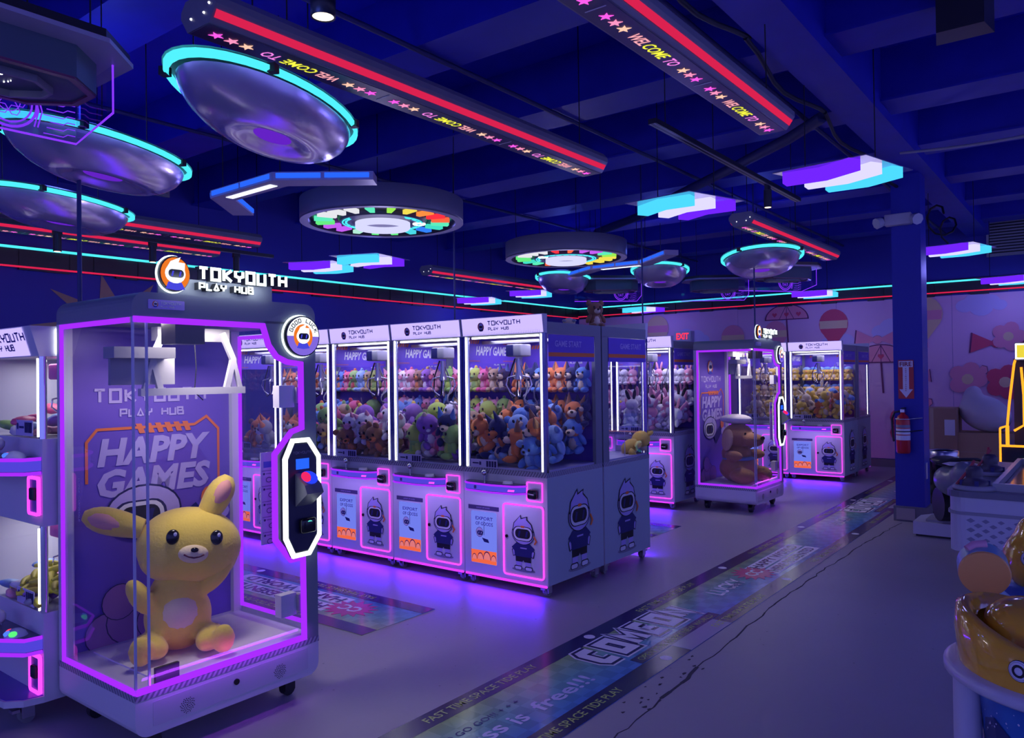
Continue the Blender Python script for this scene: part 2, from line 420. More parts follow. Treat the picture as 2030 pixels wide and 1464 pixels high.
# pink mural on the back wall (figures of the print left out, plain motifs kept)
mur_m = mat('mural_pink', (.8, .48, .7), .55, noise=.05, nscale=2)
mural = thing('mural', 'pink wall mural with clouds, balloons and parasols on the back wall', 'mural', (0, YB - .006, 0))
xs = [-8.95, -7.2, -5.45, -3.7, -1.95, -.2, 1.55, 3.3]
for a, b in zip(xs[:-1], xs[1:]): MB().box(a, b - .004, 0, .005, .14, 2.78).build('mural_sheet', mur_m, mural)
mc, mline = mat('print_cloud', (.62, .52, .82), .6), mat('print_outline', (.18, .03, .12), .6)
mred, mcream, mrose = mat('print_red', (.75, .08, .16), .6), mat('print_cream', (.85, .6, .35), .6), mat('print_rose', (.85, .3, .42), .6)
mteal = mat('print_teal', (.3, .6, .65), .6)
MUR = [0]
def mloc():
    MUR[0] += 1; return (0, -.0007 * MUR[0], 0)
def cloud(x, z, s):
    D = Decal()
    for dx, dz, r in ((-.28, 0, .16), (-.1, .08, .2), (.14, .06, .18), (.3, -.01, .13), (0, -.05, .2)): D.p(ngon(x + dx * s, z + dz * s, r * s, r * s * .8, 14), mc)
    D.build('cloud_print', mural, mloc())
def balloon(x, z, s, c1, c2):
    D = Decal(); D.p(ngon(x, z, .3 * s, .32 * s, 22), c1)
    D.p([(x - .29 * s, z + .07 * s), (x + .29 * s, z + .07 * s), (x + .28 * s, z - .1 * s), (x - .28 * s, z - .1 * s)], c2)
    D.p([(x - .2 * s, z - .24 * s), (x + .2 * s, z - .24 * s), (x + .05 * s, z - .46 * s), (x - .05 * s, z - .46 * s)], c1)
    D.p(rrect(x - .06 * s, x + .06 * s, z - .6 * s, z - .5 * s, .01), c2); D.build('balloon_print', mural, mloc())
def parasol(x, z, s):
    D = Decal(); D.line([(x, z), (x + .03 * s, z - .55 * s)], .03 * s, mline)
    D.p(ngon(x, z - .02 * s, .46 * s, .33 * s, 18, 0, PI), mline); D.p(ngon(x, z, .43 * s, .29 * s, 18, 0, PI), mrose)
    for k in (-1, 0, 1): D.line([(x + k * .15 * s, z), (x, z + .29 * s)], .012 * s, mline)
    for k in (-.25, 0, .25): heart(D, x + k * s, z + .09 * s, .05 * s, mred)
    D.build('parasol_print', mural, mloc())
def heart(D, x, z, s, m):
    D.p([(x, z - s), (x + s, z + .1 * s), (x + .9 * s, z + .75 * s), (x + .4 * s, z + .9 * s), (x, z + .45 * s), (x - .4 * s, z + .9 * s), (x - .9 * s, z + .75 * s), (x - s, z + .1 * s)], m)
def bow(x, z, s, m):
    D = Decal()
    for o, mm in ((1.0, mline), (.94, m)):
        for k in (-1, 1): D.p([(x, z), (x + k * .38 * s * o, z + .2 * s * o), (x + k * .42 * s * o, z - .16 * s * o)], mm)
        D.p(ngon(x, z, .09 * s * o, .08 * s * o, 12), mm)
    D.build('bow_print', mural, mloc())
def flower(x, z, s, m):
    D = Decal()
    for k in range(5): D.p(ngon(x + .13 * s * math.cos(k * 1.2566), z + .13 * s * math.sin(k * 1.2566), .1 * s, .1 * s, 12), m)
    D.p(ngon(x, z, .07 * s, .07 * s, 10), mcream); D.build('flower_print', mural, mloc())
for x, z, s in ((-6.4, 2.25, .9), (-5.9, 1.9, .5), (-4.9, 2.2, .6), (-3.65, 2.1, .7), (-2.75, 2.25, .9), (-1.55, 2.6, .8), (-.2, 2.6, .8), (.9, 2.2, .8), (-.35, 1.5, .6), (-7.6, 2.3, .7), (-1.3, 2.0, .3), (-4.6, 2.6, .4)): cloud(x, z, s)
for x, z, s, a, b in ((-7.1, 2.5, .8, mcream, mrose), (-4.75, 2.3, .7, mrose, mcream), (-3.75, 2.42, .8, mred, mcream), (-2.35, 2.5, .9, mcream, mrose), (.35, 2.35, 1.0, mred, pwhite), (-5.55, 2.25, .75, mrose, mcream)): balloon(x, z, s, a, b)
parasol(-4.55, 2.55, .85); parasol(-3.0, 1.75, .95)
bow(-3.05, 2.12, .9, mrose); bow(-5.6, 2.05, .8, mred); bow(-1.35, 2.0, .9, mred); bow(-2.5, 1.5, .6, mrose)
for x, z, s in ((-2.35, 1.05, .1), (-2.45, .85, .09), (-1.6, 1.55, .12), (-.6, 1.75, .12), (-1.1, 1.2, .1)):
    D = Decal(); heart(D, x, z, s * 1.08, mline); heart(D, x, z, s, mrose if s > .09 else mteal); D.build('heart_print', mural, mloc())
for x, z, s, m in ((-2.55, .7, 1.6, mred), (-1.75, 1.45, 1.2, mrose), (-1.25, 1.4, 1.2, mred), (-.85, 1.4, 1.3, pwhite), (-1.2, 2.1, 1.0, mrose), (-.3, 1.0, .9, mteal), (-5.0, 1.7, 1.0, mrose)): flower(x, z, s, m)
D = Decal(); D.line([(-.45, 1.75), (-.45, 1.95)], .03, mline); D.p(ngon(-.45, 2.08, .22, .17, 14), mteal); D.build('tree_print', mural, mloc())

wp = mat('print_tan', (.36, .26, .16), .6); wp2 = mat('print_tan_dark', (.2, .1, .1), .6)
t = thing('wall_print', 'faded tan starburst print on the dark left wall', 'wall print', (XL + .004, 4.25, 2.2), PI / 2)
dd = Decal(); dd.p([((.75 if k % 2 else .3) * math.cos(k * PI / 9) * 1.2, (.62 if k % 2 else .26) * math.sin(k * PI / 9)) for k in range(18)], wp); dd.p([((.4 if k % 2 else .17) * math.cos(k * PI / 7), (.34 if k % 2 else .15) * math.sin(k * PI / 7)) for k in range(14)], wp2); dd.build('print_sheet', t)
t = thing('wall_print', 'small brown cloud-shaped print on the left wall beyond the disc sign', 'wall print', (XL + .004, 7.3, 1.9), PI / 2)
dd = Decal(); dd.p(ngon(0, 0, .4, .3, 20), wp); dd.p(ngon(-.25, .2, .2, .2, 16), wp); dd.p(ngon(.25, .12, .25, .18, 16), wp); dd.build('print_sheet', t)

# neon strips along the walls
def strip(name, label, m, a, b, r=.012):
    o = MB().cyl(a, b, r, n=8).build(name, m); return tag(o, label, 'neon strip')
strip('neon_strip', 'thin cyan neon strip running high along the dark left wall', n_cyan, (XL + .05, -2, 3.0), (XL + .05, YB - .04, 3.0), .014)
strip('neon_strip', 'thin cyan neon strip running above the pink mural', n_cyan, (XL + .05, YB - .05, 3.0), (4.4, YB - .05, 3.0), .014)
strip('neon_strip', 'thin red neon strip below the cyan one on the left wall', n_red, (XL + .05, -2, 2.8), (XL + .05, YB - .04, 2.8), .01)
strip('neon_strip', 'thin red neon strip along the top edge of the pink mural', n_red, (XL + .05, YB - .05, 2.83), (4.4, YB - .05, 2.83), .01)
# dark foil band that hides the wiring between the strips
fo = MB(); 
for i in range(60):
    y0 = -1 + i * .25; dz = .03 * math.sin(i * 1.7)
    fo.box(XL + .005, XL + .03 + .008 * (i % 3), y0, y0 + .25, 2.78 + dz * .5, 3.02)
fo.build('cable_tray', dark).update_tag()
tag(bpy.data.objects['cable_tray'], 'dark cable tray between the neon strips on the left wall', 'cable tray')
fo = MB()
for i in range(52):
    x0 = XL + .05 + i * .25; fo.box(x0, x0 + .25, YB - .035 - .008 * (i % 3), YB - .005, 2.79 + .02 * math.sin(i * 2.1), 3.03)
tag(fo.build('cable_tray', dark), 'dark cable tray above the pink mural on the back wall', 'cable tray')

# ------------------------------------------------------------------ floor mats
def matprint(name, base):
    m = bpy.data.materials.new(name); m.use_nodes = True; nt = m.node_tree; b = nt.nodes['Principled BSDF']
    b.inputs['Roughness'].default_value = .16
    tc = nt.nodes.new('ShaderNodeTexCoord'); ck = nt.nodes.new('ShaderNodeTexChecker'); ck.inputs['Scale'].default_value = 11.0
    mp = nt.nodes.new('ShaderNodeMapping'); mp.inputs['Location'].default_value = (.017, .013, .0371)
    nt.links.new(tc.outputs['Object'], mp.inputs[0]); nt.links.new(mp.outputs[0], ck.inputs['Vector'])
    sx = nt.nodes.new('ShaderNodeSeparateXYZ'); nt.links.new(tc.outputs['Object'], sx.inputs[0])
    rp = nt.nodes.new('ShaderNodeValToRGB'); rp.color_ramp.elements[0].color = (.45, .6, .16, 1); rp.color_ramp.elements[1].color = (.07, .24, .75, 1)
    e = rp.color_ramp.elements.new(.45); e.color = (.22, .52, .5, 1)
    mr = nt.nodes.new('ShaderNodeMapRange'); mr.inputs[1].default_value = -.24; mr.inputs[2].default_value = .24
    nt.links.new(sx.outputs['X'], mr.inputs[0]); nt.links.new(mr.outputs[0], rp.inputs[0])
    mx = nt.nodes.new('ShaderNodeMix'); mx.data_type = 'RGBA'; mx.blend_type = 'MULTIPLY'; mx.inputs[0].default_value = 1
    c2 = nt.nodes.new('ShaderNodeMix'); c2.data_type = 'RGBA'; c2.inputs[6].default_value = (.78, .8, .8, 1); c2.inputs[7].default_value = (1, 1, 1, 1)
    nt.links.new(ck.outputs['Fac'], c2.inputs[0]); nt.links.new(rp.outputs[0], mx.inputs[6]); nt.links.new(c2.outputs[2], mx.inputs[7])
    nt.links.new(mx.outputs[2], b.inputs['Base Color'])
    return m
mat_m = matprint('floor_mat_print', None)
navy = mat('floor_mat_navy', (.012, .01, .09), .2)
mtxt = mat('floor_mat_white', (.9, .9, .95), .35); mlime = mat('floor_mat_lime', (.5, .65, .15), .25); mmag = mat('floor_mat_magenta', (.75, .03, .2), .25)
FLAT = (0, 0, PI / 2)
def make_mat(label, loc, rz, y0, y1, mods):
    """runner mat along local y, centre line local x=0"""
    t = thing('floor_mat', label, 'mat', loc, rz)
    MB().box(-.33, .33, y0, y1, 0, .002).build('mat_base', mat_m, t)
    for sx in (-1, 1): MB().box(sx * .33 - (.125 if sx > 0 else 0), sx * .33 + (0 if sx > 0 else .125), y0, y1, .002, .0028).build('border_band', navy, t)
    y = y0 - (y0 % 2.05) - .08
    while y < y1:
        for sx in (-1, 1):
            if y0 < y < y1: MB().prism(ngon(sx * .268, y + (0 if sx < 0 else -.05), .035, .035, 16), 'z', .0028, .0034).build('dot_print', mtxt, t)
            for yy in (y + 1.05,):
                if y0 + .5 < yy < y1 - .5: text('border_lettering', 'FAST TIME SPACE TIDE PLAY', mlime, t, (sx * .268, yy, .0034), .052, FLAT, width=.86, bold=.01)
        y += 2.05
    for md in mods: md(t)
    return t
def burst(t, x, y, r):
    MB().prism([(x + r * (1 if k % 2 else .68) * math.cos(k * PI / 15), y + r * (1.3 if k % 2 else .85) * math.sin(k * PI / 15)) for k in range(30)], 'z', .002, .0036).build('burst_print', mmag, t)
    text('burst_lettering', 'CC', mtxt, t, (x, y, .0042), .1, FLAT, bold=.03)
def comeon(t, y):
    for tk, m, z in ((.125, mtxt, .0030), (.1, navy, .0036), (.06, mtxt, .0042)):
        for i, ch in enumerate('COMEON'):
            b = MB(); strokes(b, ch, -.05, -.09, .105, .18, tk, 0, -.0004, 0); b.build('slogan_letter', m, t, (-.06, y - .5 + i * .2, z), rot=(-PI / 2, 0, PI / 2))
    MB().box(.12, .2, y - .45, y + .62, .002, .0034).build('slogan_band', navy, t)
    text('slogan_lettering', 'OPEN THE HAPPY NEW WORLD', mlime, t, (.16, y + .08, .004), .045, FLAT, width=.98)
    MB().box(.2, .33, y - .1, y + .5, .002, .0033).build('patch', mat('floor_mat_patch', (.4, .4, .5), .2), t)
def happiness(t, y):
    for wd, off, wl in (('Happiness', -.36, .76), ('is', .12, .09), ('free!!!', .49, .48)):
        text('slogan_lettering', wd, mat('floor_mat_lilac', (.55, .6, .9), .3), t, (.06, y + off, .0036), .1, FLAT, width=wl, bold=.02)
    text('slogan_lettering', '+ + + GO GO GO!!! + + +', deepblue, t, (-.06, y - .1, .0036), .04, FLAT, width=.75)
def lucky(t, y):
    text('slogan_lettering', 'LUCKY', mtxt, t, (-.02, y, .0036), .13, FLAT, width=.48, bold=.02)
    text('slogan_lettering', 'STREET', deepblue, t, (.02, y + .08, .0042), .05, FLAT, width=.25)
def presented(t, y):
    burst(t, 0, y - .25, .17)
    for k, s in ((-.05, 'HAPPY WORLD'), (.1, 'HERE PRESENTED')):
        MB().box(k - .065, k + .065, y - .15, y + .95, .002, .0032).build('slogan_band', mtxt, t)
        text('slogan_lettering', s, navy, t, (k, y + .4, .004), .085, FLAT, width=1.0, bold=.03)
make_mat('long printed runner mat on the open floor reading COMEON and LUCKY', (-2.26, 0, 0), 0, .8, 13.2,
         [lambda t: happiness(t, 2.75), lambda t: comeon(t, 4.27), lambda t: lucky(t, 5.55), lambda t: presented(t, 6.3), lambda t: comeon(t, 9.9), lambda t: lucky(t, 8.7), lambda t: happiness(t, 11.9)])
make_mat('short printed mat with a magenta burst before the row of claw machines', (-3.69, 3.56, 0), PI / 2, .0, 4.9,
         [lambda t: burst(t, 0, .49, .17), lambda t: [text('slogan_lettering', s, navy, t, (k, 1.25, .004), .1, FLAT, width=1.15, bold=.03) for k, s in ((-.08, 'HERE PRESENTED'), (.09, 'HAPPY WORLD'))] and None,
          lambda t: [MB().box(k - .07, k + .07, .62, 1.9, .002, .0032).build('slogan_band', mtxt, t) for k in (-.08, .09)] and None, lambda t: comeon(t, 3.2)])
make_mat('printed mat half hidden behind the end of the claw machine row', (-3.56, 7.16, 0), PI / 2, .0, 4.0, [lambda t: burst(t, 0, .5, .17), lambda t: comeon(t, 2.0)])

# ------------------------------------------------------------------ claw machines
hatch = bpy.data.materials.new('hatched_band'); hatch.use_nodes = True
def _hatch():
    nt = hatch.node_tree; b = nt.nodes['Principled BSDF']; b.inputs['Roughness'].default_value = .45
    tc = nt.nodes.new('ShaderNodeTexCoord'); sp = nt.nodes.new('ShaderNodeSeparateXYZ'); nt.links.new(tc.outputs['Object'], sp.inputs[0])
    a1 = nt.nodes.new('ShaderNodeMath'); a1.operation = 'ADD'; nt.links.new(sp.outputs['X'], a1.inputs[0]); nt.links.new(sp.outputs['Y'], a1.inputs[1])
    a2 = nt.nodes.new('ShaderNodeMath'); a2.operation = 'MULTIPLY_ADD'; a2.inputs[1].default_value = -.7; nt.links.new(sp.outputs['Z'], a2.inputs[0]); nt.links.new(a1.outputs[0], a2.inputs[2])
    a3 = nt.nodes.new('ShaderNodeMath'); a3.operation = 'MULTIPLY'; a3.inputs[1].default_value = 40; nt.links.new(a2.outputs[0], a3.inputs[0])
    a4 = nt.nodes.new('ShaderNodeMath'); a4.operation = 'FRACT'; nt.links.new(a3.outputs[0], a4.inputs[0])
    a5 = nt.nodes.new('ShaderNodeMath'); a5.operation = 'GREATER_THAN'; a5.inputs[1].default_value = .5; nt.links.new(a4.outputs[0], a5.inputs[0])
    mx = nt.nodes.new('ShaderNodeMix'); mx.data_type = 'RGBA'; mx.inputs[6].default_value = (.17, .17, .24, 1); mx.inputs[7].default_value = (.42, .42, .5, 1)
    nt.links.new(a5.outputs[0], mx.inputs[0]); nt.links.new(mx.outputs[2], b.inputs['Base Color'])
_hatch()
perf = mat('poster_ink', (.02, .02, .1), .5)
def caster_mesh():
    b = MB(); b.box(-.03, .03, -.035, .035, .08, .09); b.box(-.024, -.018, -.025, .025, .025, .085); b.box(.018, .024, -.025, .025, .025, .085)
    b.box(-.02, .02, -.06, -.03, .055, .068); w_ = MB(); w_.cyl((-.016, 0, .031), (.016, 0, .031), .031, n=16); w_.cyl((-.018, 0, .031), (.018, 0, .031), .012, n=10)
    return b.mesh('caster', steel), w_.mesh('wheel', mat('rubber_grey', (.2, .2, .22), .5))
CB, CW = caster_mesh()
CBK, CWK = CB.copy(), CW.copy()
CBK.materials[0] = dark; CWK.materials[0] = dark
def caster(parent, x, y, z=0, k=False, sc=1.0, rz=0.0):
    o = link('caster', CBK if k else CB, parent, (x, y, z), rz, scale=sc); link('wheel', CWK if k else CW, o)
W, D_ = .785, .765
def claw_machine():
    t = thing('claw_machine', 'x', 'claw machine')
    b = MB(); b.box(0, W, 0, D_, .087, .862); b.build('cabinet_body', white, t)
    MB().box(-.001, W + .001, -.004, D_, .862, .897).build('hatched_trim', hatch, t)
    MB().box(.02, W - .02, .02, D_ - .02, .897, .91).build('prize_deck', mat('deck_lilac', (.5, .48, .7), .4), t)
    # posts, LED tubes
    for x0 in (0, W - .028): MB().box(x0, x0 + .028, .0, .028, .897, 1.905).build('corner_post', chrome, t)
    for x0 in (0, W - .03): MB().box(x0, x0 + .03, D_ - .09, D_, .897, 1.905).build('rear_post', slate, t)
    for x0 in (.036, W - .036): MB().cyl((x0, -.002, .905), (x0, -.002, 1.9), .0062, n=8).build('led_tube', n_white, t)
    for x0 in (.05, W - .05): MB().cyl((x0, .012, .905), (x0, .012, 1.9), .009, n=8).build('chrome_rod', chrome, t)
    MB().pane(.028, W - .028, .004, .008, .9, 1.9).build('front_pane', glass, t)
    for x0 in (.003, W - .007): MB().pane(x0, x0 + .004, .03, D_ - .09, .9, 1.9).build('side_pane', glass, t)
    bk = MB().box(.03, W - .03, D_ - .03, D_ - .02, .897, 1.9).build('back_panel', purple, t)
    b = MB(); strokes(b, 'TOKYOUTH', .5, 1.715, .016, .018, .004, .006, D_ - .034, D_ - .032); strokes(b, 'PLAY HUB', .515, 1.69, .01, .012, .003, .005, D_ - .034, D_ - .032)
    b.build('back_lettering', pwhite, bk)
    b = MB()
    for x0, x1 in ((.1, .24), (.5, .66)):
        for k in range(6): xx = x0 + (x1 - x0) * k / 5; b.add([(xx, D_ - .033, 1.82), (xx + .016, D_ - .033, 1.82), (xx + .03, D_ - .033, 1.85), (xx + .014, D_ - .033, 1.85)], [(0, 1, 2, 3)])
    b.build('warning_stripe', porange, bk)
    # header
    MB().box(0, W, .03, D_, 1.9, 1.985).build('roof', slate, t)
    hs = MB().prism([(-.022, 2.042), (.03, 2.042), (.03, 1.905), (-.004, 1.905)], 'x', .002, W - .002).build('sign_box', white, t)
    MB().add([(.012, -.0058, 1.91), (W - .012, -.0058, 1.91), (W - .012, -.0232, 2.037), (.012, -.0232, 2.037)], [(0, 1, 2, 3)]).build('sign_face', n_sign, hs)
    b = MB(); strokes(b, 'TOKYOUTH', .27, .072, .027, .03, .0065, .0125, -.0022, -.0012); strokes(b, 'PLAY HUB', .272, .034, .017, .02, .0048, .008, -.0022, -.0012)
    tilt = math.atan2(.0174, .127)
    b.build('sign_lettering', mat('sign_ink', (.05, .035, .22), .6), hs, (0, -.0058, 1.91), rot=(tilt, 0, 0))
    dd = Decal(); emblem(dd, .2, .062, .034, (porange, pskin, pblack, deepblue)); dd.build('sign_emblem', hs, (0, -.0062, 1.91), rot=(tilt, 0, 0))
    b = MB()
    for k in range(46):
        for j in range(3):
            s_ = .0024 * (3 - j) / 3
            b.add([(.03 + k * .0158 - s_, -.0014, .006 + j * .011 - s_), (.03 + k * .0158 + s_, -.0014, .006 + j * .011 - s_), (.03 + k * .0158 + s_, -.0014, .006 + j * .011 + s_), (.03 + k * .0158 - s_, -.0014, .006 + j * .011 + s_)], [(0, 1, 2, 3)])
    b.build('sign_dots', mat('sign_dot_ink', (.22, .2, .55), .6), hs, (0, -.0058, 1.91), rot=(tilt, 0, 0))
    b = MB(); b.box(.06, W - .06, .04, .06, 1.885, 1.899); b.build('led_strip', n_white, t)
    for xx, ww in ((-.0005, .001), (W - .0005, .001)):
        bn = MB().box(xx - .0005, xx + ww, .04, D_ - .1, 1.7, 1.895).build('start_banner', purple, t)
        out = xx - .002 if xx < .1 else xx + .003; rr = -PI / 2 if xx < .1 else PI / 2
        text('banner_lettering', 'GAME START', pskin, bn, (out, .3, 1.83), .045, (PI / 2, 0, rr), width=.36, bold=.02)
        MB().box(xx - .001, xx + .0015, .04, D_ - .1, 1.735, 1.765).build('banner_stripe', porange, bn)
    text('banner_lettering', 'HAPPY GAMES', pwhite, t, (.009, .36, 1.8), .07, (PI / 2, 0, PI / 2), width=.42, bold=.03, shear=.2)
    MB().box(.0055, .007, .04, D_ - .1, 1.7, 1.895).build('inner_banner', purple, t)
    b = MB()
    for y0 in (.06, .5):
        for k in range(5): yy = y0 + k * .026; b.add([(.0085, yy, 1.855), (.0085, yy + .014, 1.855), (.0085, yy + .03, 1.885), (.0085, yy + .016, 1.885)], [(0, 1, 2, 3)])
        for k in range(9): yy = y0 + k * .016; b.add([(.0085, yy, 1.715), (.0085, yy + .008, 1.715), (.0085, yy + .008, 1.723), (.0085, yy, 1.723)], [(0, 1, 2, 3)])
    b.build('warning_stripe', porange, t)
    # shelves
    for z in (1.19, 1.452): MB().pane(.035, W - .035, .5, D_ - .035, z, z + .008).build('acrylic_shelf', acrylic, t)
    # crane
    MB().box(.03, W - .03, .2, .225, 1.85, 1.875).build('gantry_rail', steel, t)
    cr = MB().rbox(.31, .45, .15, .29, 1.745, 1.84, .012).build('crane_carriage', mat('carriage_grey', (.4, .4, .45), .45), t)
    MB().box(.312, .38, .148, .15, 1.75, 1.835).build('carriage_label', deepblue, cr)
    cl = MB(); cl.cyl((.38, .22, 1.6), (.38, .22, 1.73), .022, n=12); cl.cyl((.38, .22, 1.57), (.38, .22, 1.62), .035, .028, n=12)
    co = cl.build('claw', steel, t)
    for k in range(4):
        a = PI / 4 + k * PI / 2; c_, s_ = math.cos(a), math.sin(a)
        MB().tube([(.38 + c_ * r, .22 + s_ * r, z) for r, z in ((.02, 1.6), (.085, 1.585), (.1, 1.53), (.07, 1.47), (.03, 1.44))], .006, 6).build('claw_prong', chrome, co)
    cab = [(.4 + .2 * k / 14, .22 + .05 * math.sin(k), 1.68 - .32 * math.sin(PI * k / 14) ** .8 + .02 * k / 14) for k in range(15)]
    MB().tube(cab, .006, 6).build('crane_cable', greyp, t)
    MB().tube([(.36, .2, 1.73), (.3, .2, 1.6), (.29, .2, 1.48), (.32, .21, 1.42), (.36, .22, 1.45), (.365, .22, 1.56)], .006, 6).build('crane_cable', dark, t)
    # prize chute
    b = MB(); b.pane(.06, .3, .31, .314, .91, 1.16); b.pane(.3, .304, .03, .314, .91, 1.16); b.build('chute_wall', acrylic, t)
    for x0 in (.06, .3): MB().box(x0, x0 + .004, .309, .315, .91, 1.16).build('chute_edge', clearedge, t)
    nt_ = MB().box(.07, .33, .0, .003, .903, .965).build('notice_card', mat('card_lilac', (.55, .52, .75), .5), t)
    dd = Decal(); dd.p(rrect(.155, .175, .922, .947, .003), perf) 
    for k in range(4): dd.p(rrect(.225 + k * .026, .245 + k * .026, .91, .955, .002), perf)
    dd.p(rrect(.09, .15, .93, .94, .002), perf); dd.build('notice_print', nt_)
    # control tray
    poly = [(.05, 0), (.06, -.05), (.1, -.075), (.35, -.1), (.55, -.075), (.6, -.03), (.61, 0)]
    tr = MB().prism(poly, 'z', .735, .805).build('control_tray', mat('tray_dark', (.1, .09, .16), .25), t)
    MB().prism([(x, y * 1.03 - .001) for x, y in poly], 'z', .748, .784).build('lit_band', n_bband, tr)
    for z in (.738, .792):
        MB().tube([(x, y * 1.04 - .003, z) for x, y in poly], .0075, 6).build('neon_trim', n_purple, tr)
    jo = MB().cyl((.23, -.03, .805), (.23, -.03, .86), .007, n=8).build('joystick', chrome, tr)
    MB().sph((.23, -.03, .87), .022, 12, 8).build('joystick_ball', chrome, jo)
    MB().cyl((.46, -.04, .805), (.46, -.04, .822), .04, .036, n=18).build('push_button', n_white if False else pwhite, tr)
    MB().tube([(.09, -.004, .79), (.045, -.004, .79), (.035, -.004, .775), (.035, -.004, .745), (.05, -.004, .735), (.07, -.004, .735)], .0055, 6).build('neon_hook', n_mag, t)
    dd = Decal(); dd.p(rrect(.18, .205, .755, .78, .006), deepblue); dd.p([(.5, .755), (.56, .757), (.565, .772), (.505, .77)], n_mag); dd.build('tray_print', tr, (0, -.095, 0))
    # coin unit
    cf = MB().box(.61, .75, -.004, 0, .685, .825).build('coin_unit', white, t)
    ribbon(MB(), rrect(.612, .748, .687, .823, .006), .009, -.012, -.004, True).build('neon_frame', n_mag, cf)
    MB().rbox(.635, .715, -.05, -.004, .705, .775, .018).build('coin_acceptor', black, cf)
    # poster window and label
    po = MB().prism(rrect(.068, .317, .172, .567, .012), 'y', -.003, 0).build('poster', n_poster, t)
    MB().box(.069, .316, -.0045, -.003, .174, .272).build('poster_band', n_porange, po)
    dd = Decal()
    for cx, rr in ((.1, .04), (.16, .05), (.225, .06), (.29, .045)):
        dd.p(ngon(cx, .185 + rr * .4, rr * .62, rr, 14, 0, PI), mline); dd.p(ngon(cx, .185 + rr * .35, rr * .55, rr * .9, 14, 0, PI), n_ppink)
    dd.p(ngon(.155, .41, .036, .038, 14), perf); dd.p(ngon(.155, .41, .033, .035, 14), pwhite); goggles(dd, .16, .405, .058, perf, deepblue, pwhite)
    dd.p([(.18, .37), (.24, .36), (.25, .335), (.2, .34)], deepblue); dd.line([(.2, .39), (.2, .5)], .004, perf)
    dd.build('poster_print', po, (0, -.004, 0))
    for z, s in ((.515, 'EXPORT'), (.475, 'OF GOODS')): text('poster_lettering', s, mat('poster_text', (.1, .09, .4), .5), po, (.2, -.006, z), .026, width=.17, bold=.02)
    lb = MB().box(.042, .341, -.003, 0, .58, .612).build('label_strip', mat('label_dark', (.07, .05, .16), .5), t)
    text('label_lettering', 'EXPORT OF GOODS', pskin, lb, (.19, -.004, .596), .011, width=.13)
    # door
    dr = MB().prism(rrect(.385, .758, .125, .655, .012), 'y', -.004, .0).build('door', mat('door_enamel', (.68, .68, .74), .4), t)
    ribbon(MB(), rrect(.39, .753, .13, .65, .022), .011, -.013, -.003, True).build('neon_frame', n_mag, dr)
    fg = figure(.42); fg.build('figure_print', dr, (.57, -.005, .165))
    MB().cyl((.418, -.012, .41), (.418, .0, .41), .012, n=14).build('door_lock', black, dr)
    for x0 in (-.002, W): MB().box(x0, x0 + .002, .002, D_ - .002, .089, .86).build('side_panel', mat('side_bluegrey', (.4, .48, .55), .45), t)
    # side prints
    FS = figure(.62)
    me = FS.mesh('figure_print')
    link('figure_print', me, t, (W + .0025, .41, .13), PI / 2); link('figure_print', me, t, (-.0025, .41, .13), -PI / 2)
    MB().box(.01, W - .01, -.009, .004, .074, .09).build('floor_led', emis('floor_neon', (.6, .04, 1.0), 1.2), t)
    for x in (.05, W - .05):
        for y in (.06, D_ - .06): caster(t, x, y)
    lamp('machine_lamp', 'AREA', (.62, .58, 1), 4.0, t, (W / 2, .36, 1.872), (0, 0, 0), .55, .5)
    lamp('front_fill', 'AREA', (.42, .26, 1), .85, t, (W / 2, -.22, .72), (math.radians(40), 0, 0), .6, .04)  # added fill floating before the tray, brightens the machine front
    lamp('machine_underglow', 'AREA', (.07, .006, 1), 4.5, t, (W / 2, -.012, .07), (math.radians(-60), 0, 0), .7, .02)
    return t
cm0 = claw_machine()
G1 = 'claw machines in back-to-back rows'
cm0.location = (-3.19 - W, 4.535, 0); cm0['label'] = 'claw machine at the near end of the long row, its side facing the mat'; cm0['group'] = G1
P_ = W + .005
spots = [
 ((-3.19 - W - P_, 4.535), 0, 'second claw machine from the near end of the long row'),
 ((-3.19 - W - 2 * P_, 4.535), 0, 'third claw machine from the near end of the long row'),
 ((-3.19 - W - 3 * P_, 4.535), 0, 'fourth claw machine in the long row, partly behind the octagon control panel'),
 ((-3.19 - W - 4 * P_, 4.535), 0, 'claw machine of the long row seen through the right pane of the near glass cabinet'),
 ((-3.19, 6.085), PI, 'claw machine standing back to back behind the near end machine'),
 ((-4.04 - W, 8.33), 0, 'claw machine with white and pink plush beside the far glass cabinet'),
 ((-4.04 - W - P_, 8.33), 0, 'claw machine seen through the end machine of the long row'),
 ((-3.02 - W, 11.72), 0, 'farthest claw machine with yellow plush in blue caps near the pink mural'),
 ((-3.02 - W - P_, 11.72), 0, 'claw machine with yellow plush seen through the far glass cabinet'),
 ((-3.02, 13.27), PI, 'claw machine standing behind the farthest one against the pink mural'),
 ((-7.28, 2.69), 0, 'claw machine with bright sign peeking out behind the two-tier machine'),
]
CM = [cm0]
for (x, y), rz, lab in spots: CM.append(dup(cm0, (x, y, 0), rz, lab, G1))
for k in (10, 11):
    for ch in list(CM[k].children):
        if ch.type == 'LIGHT': bpy.data.objects.remove(ch)

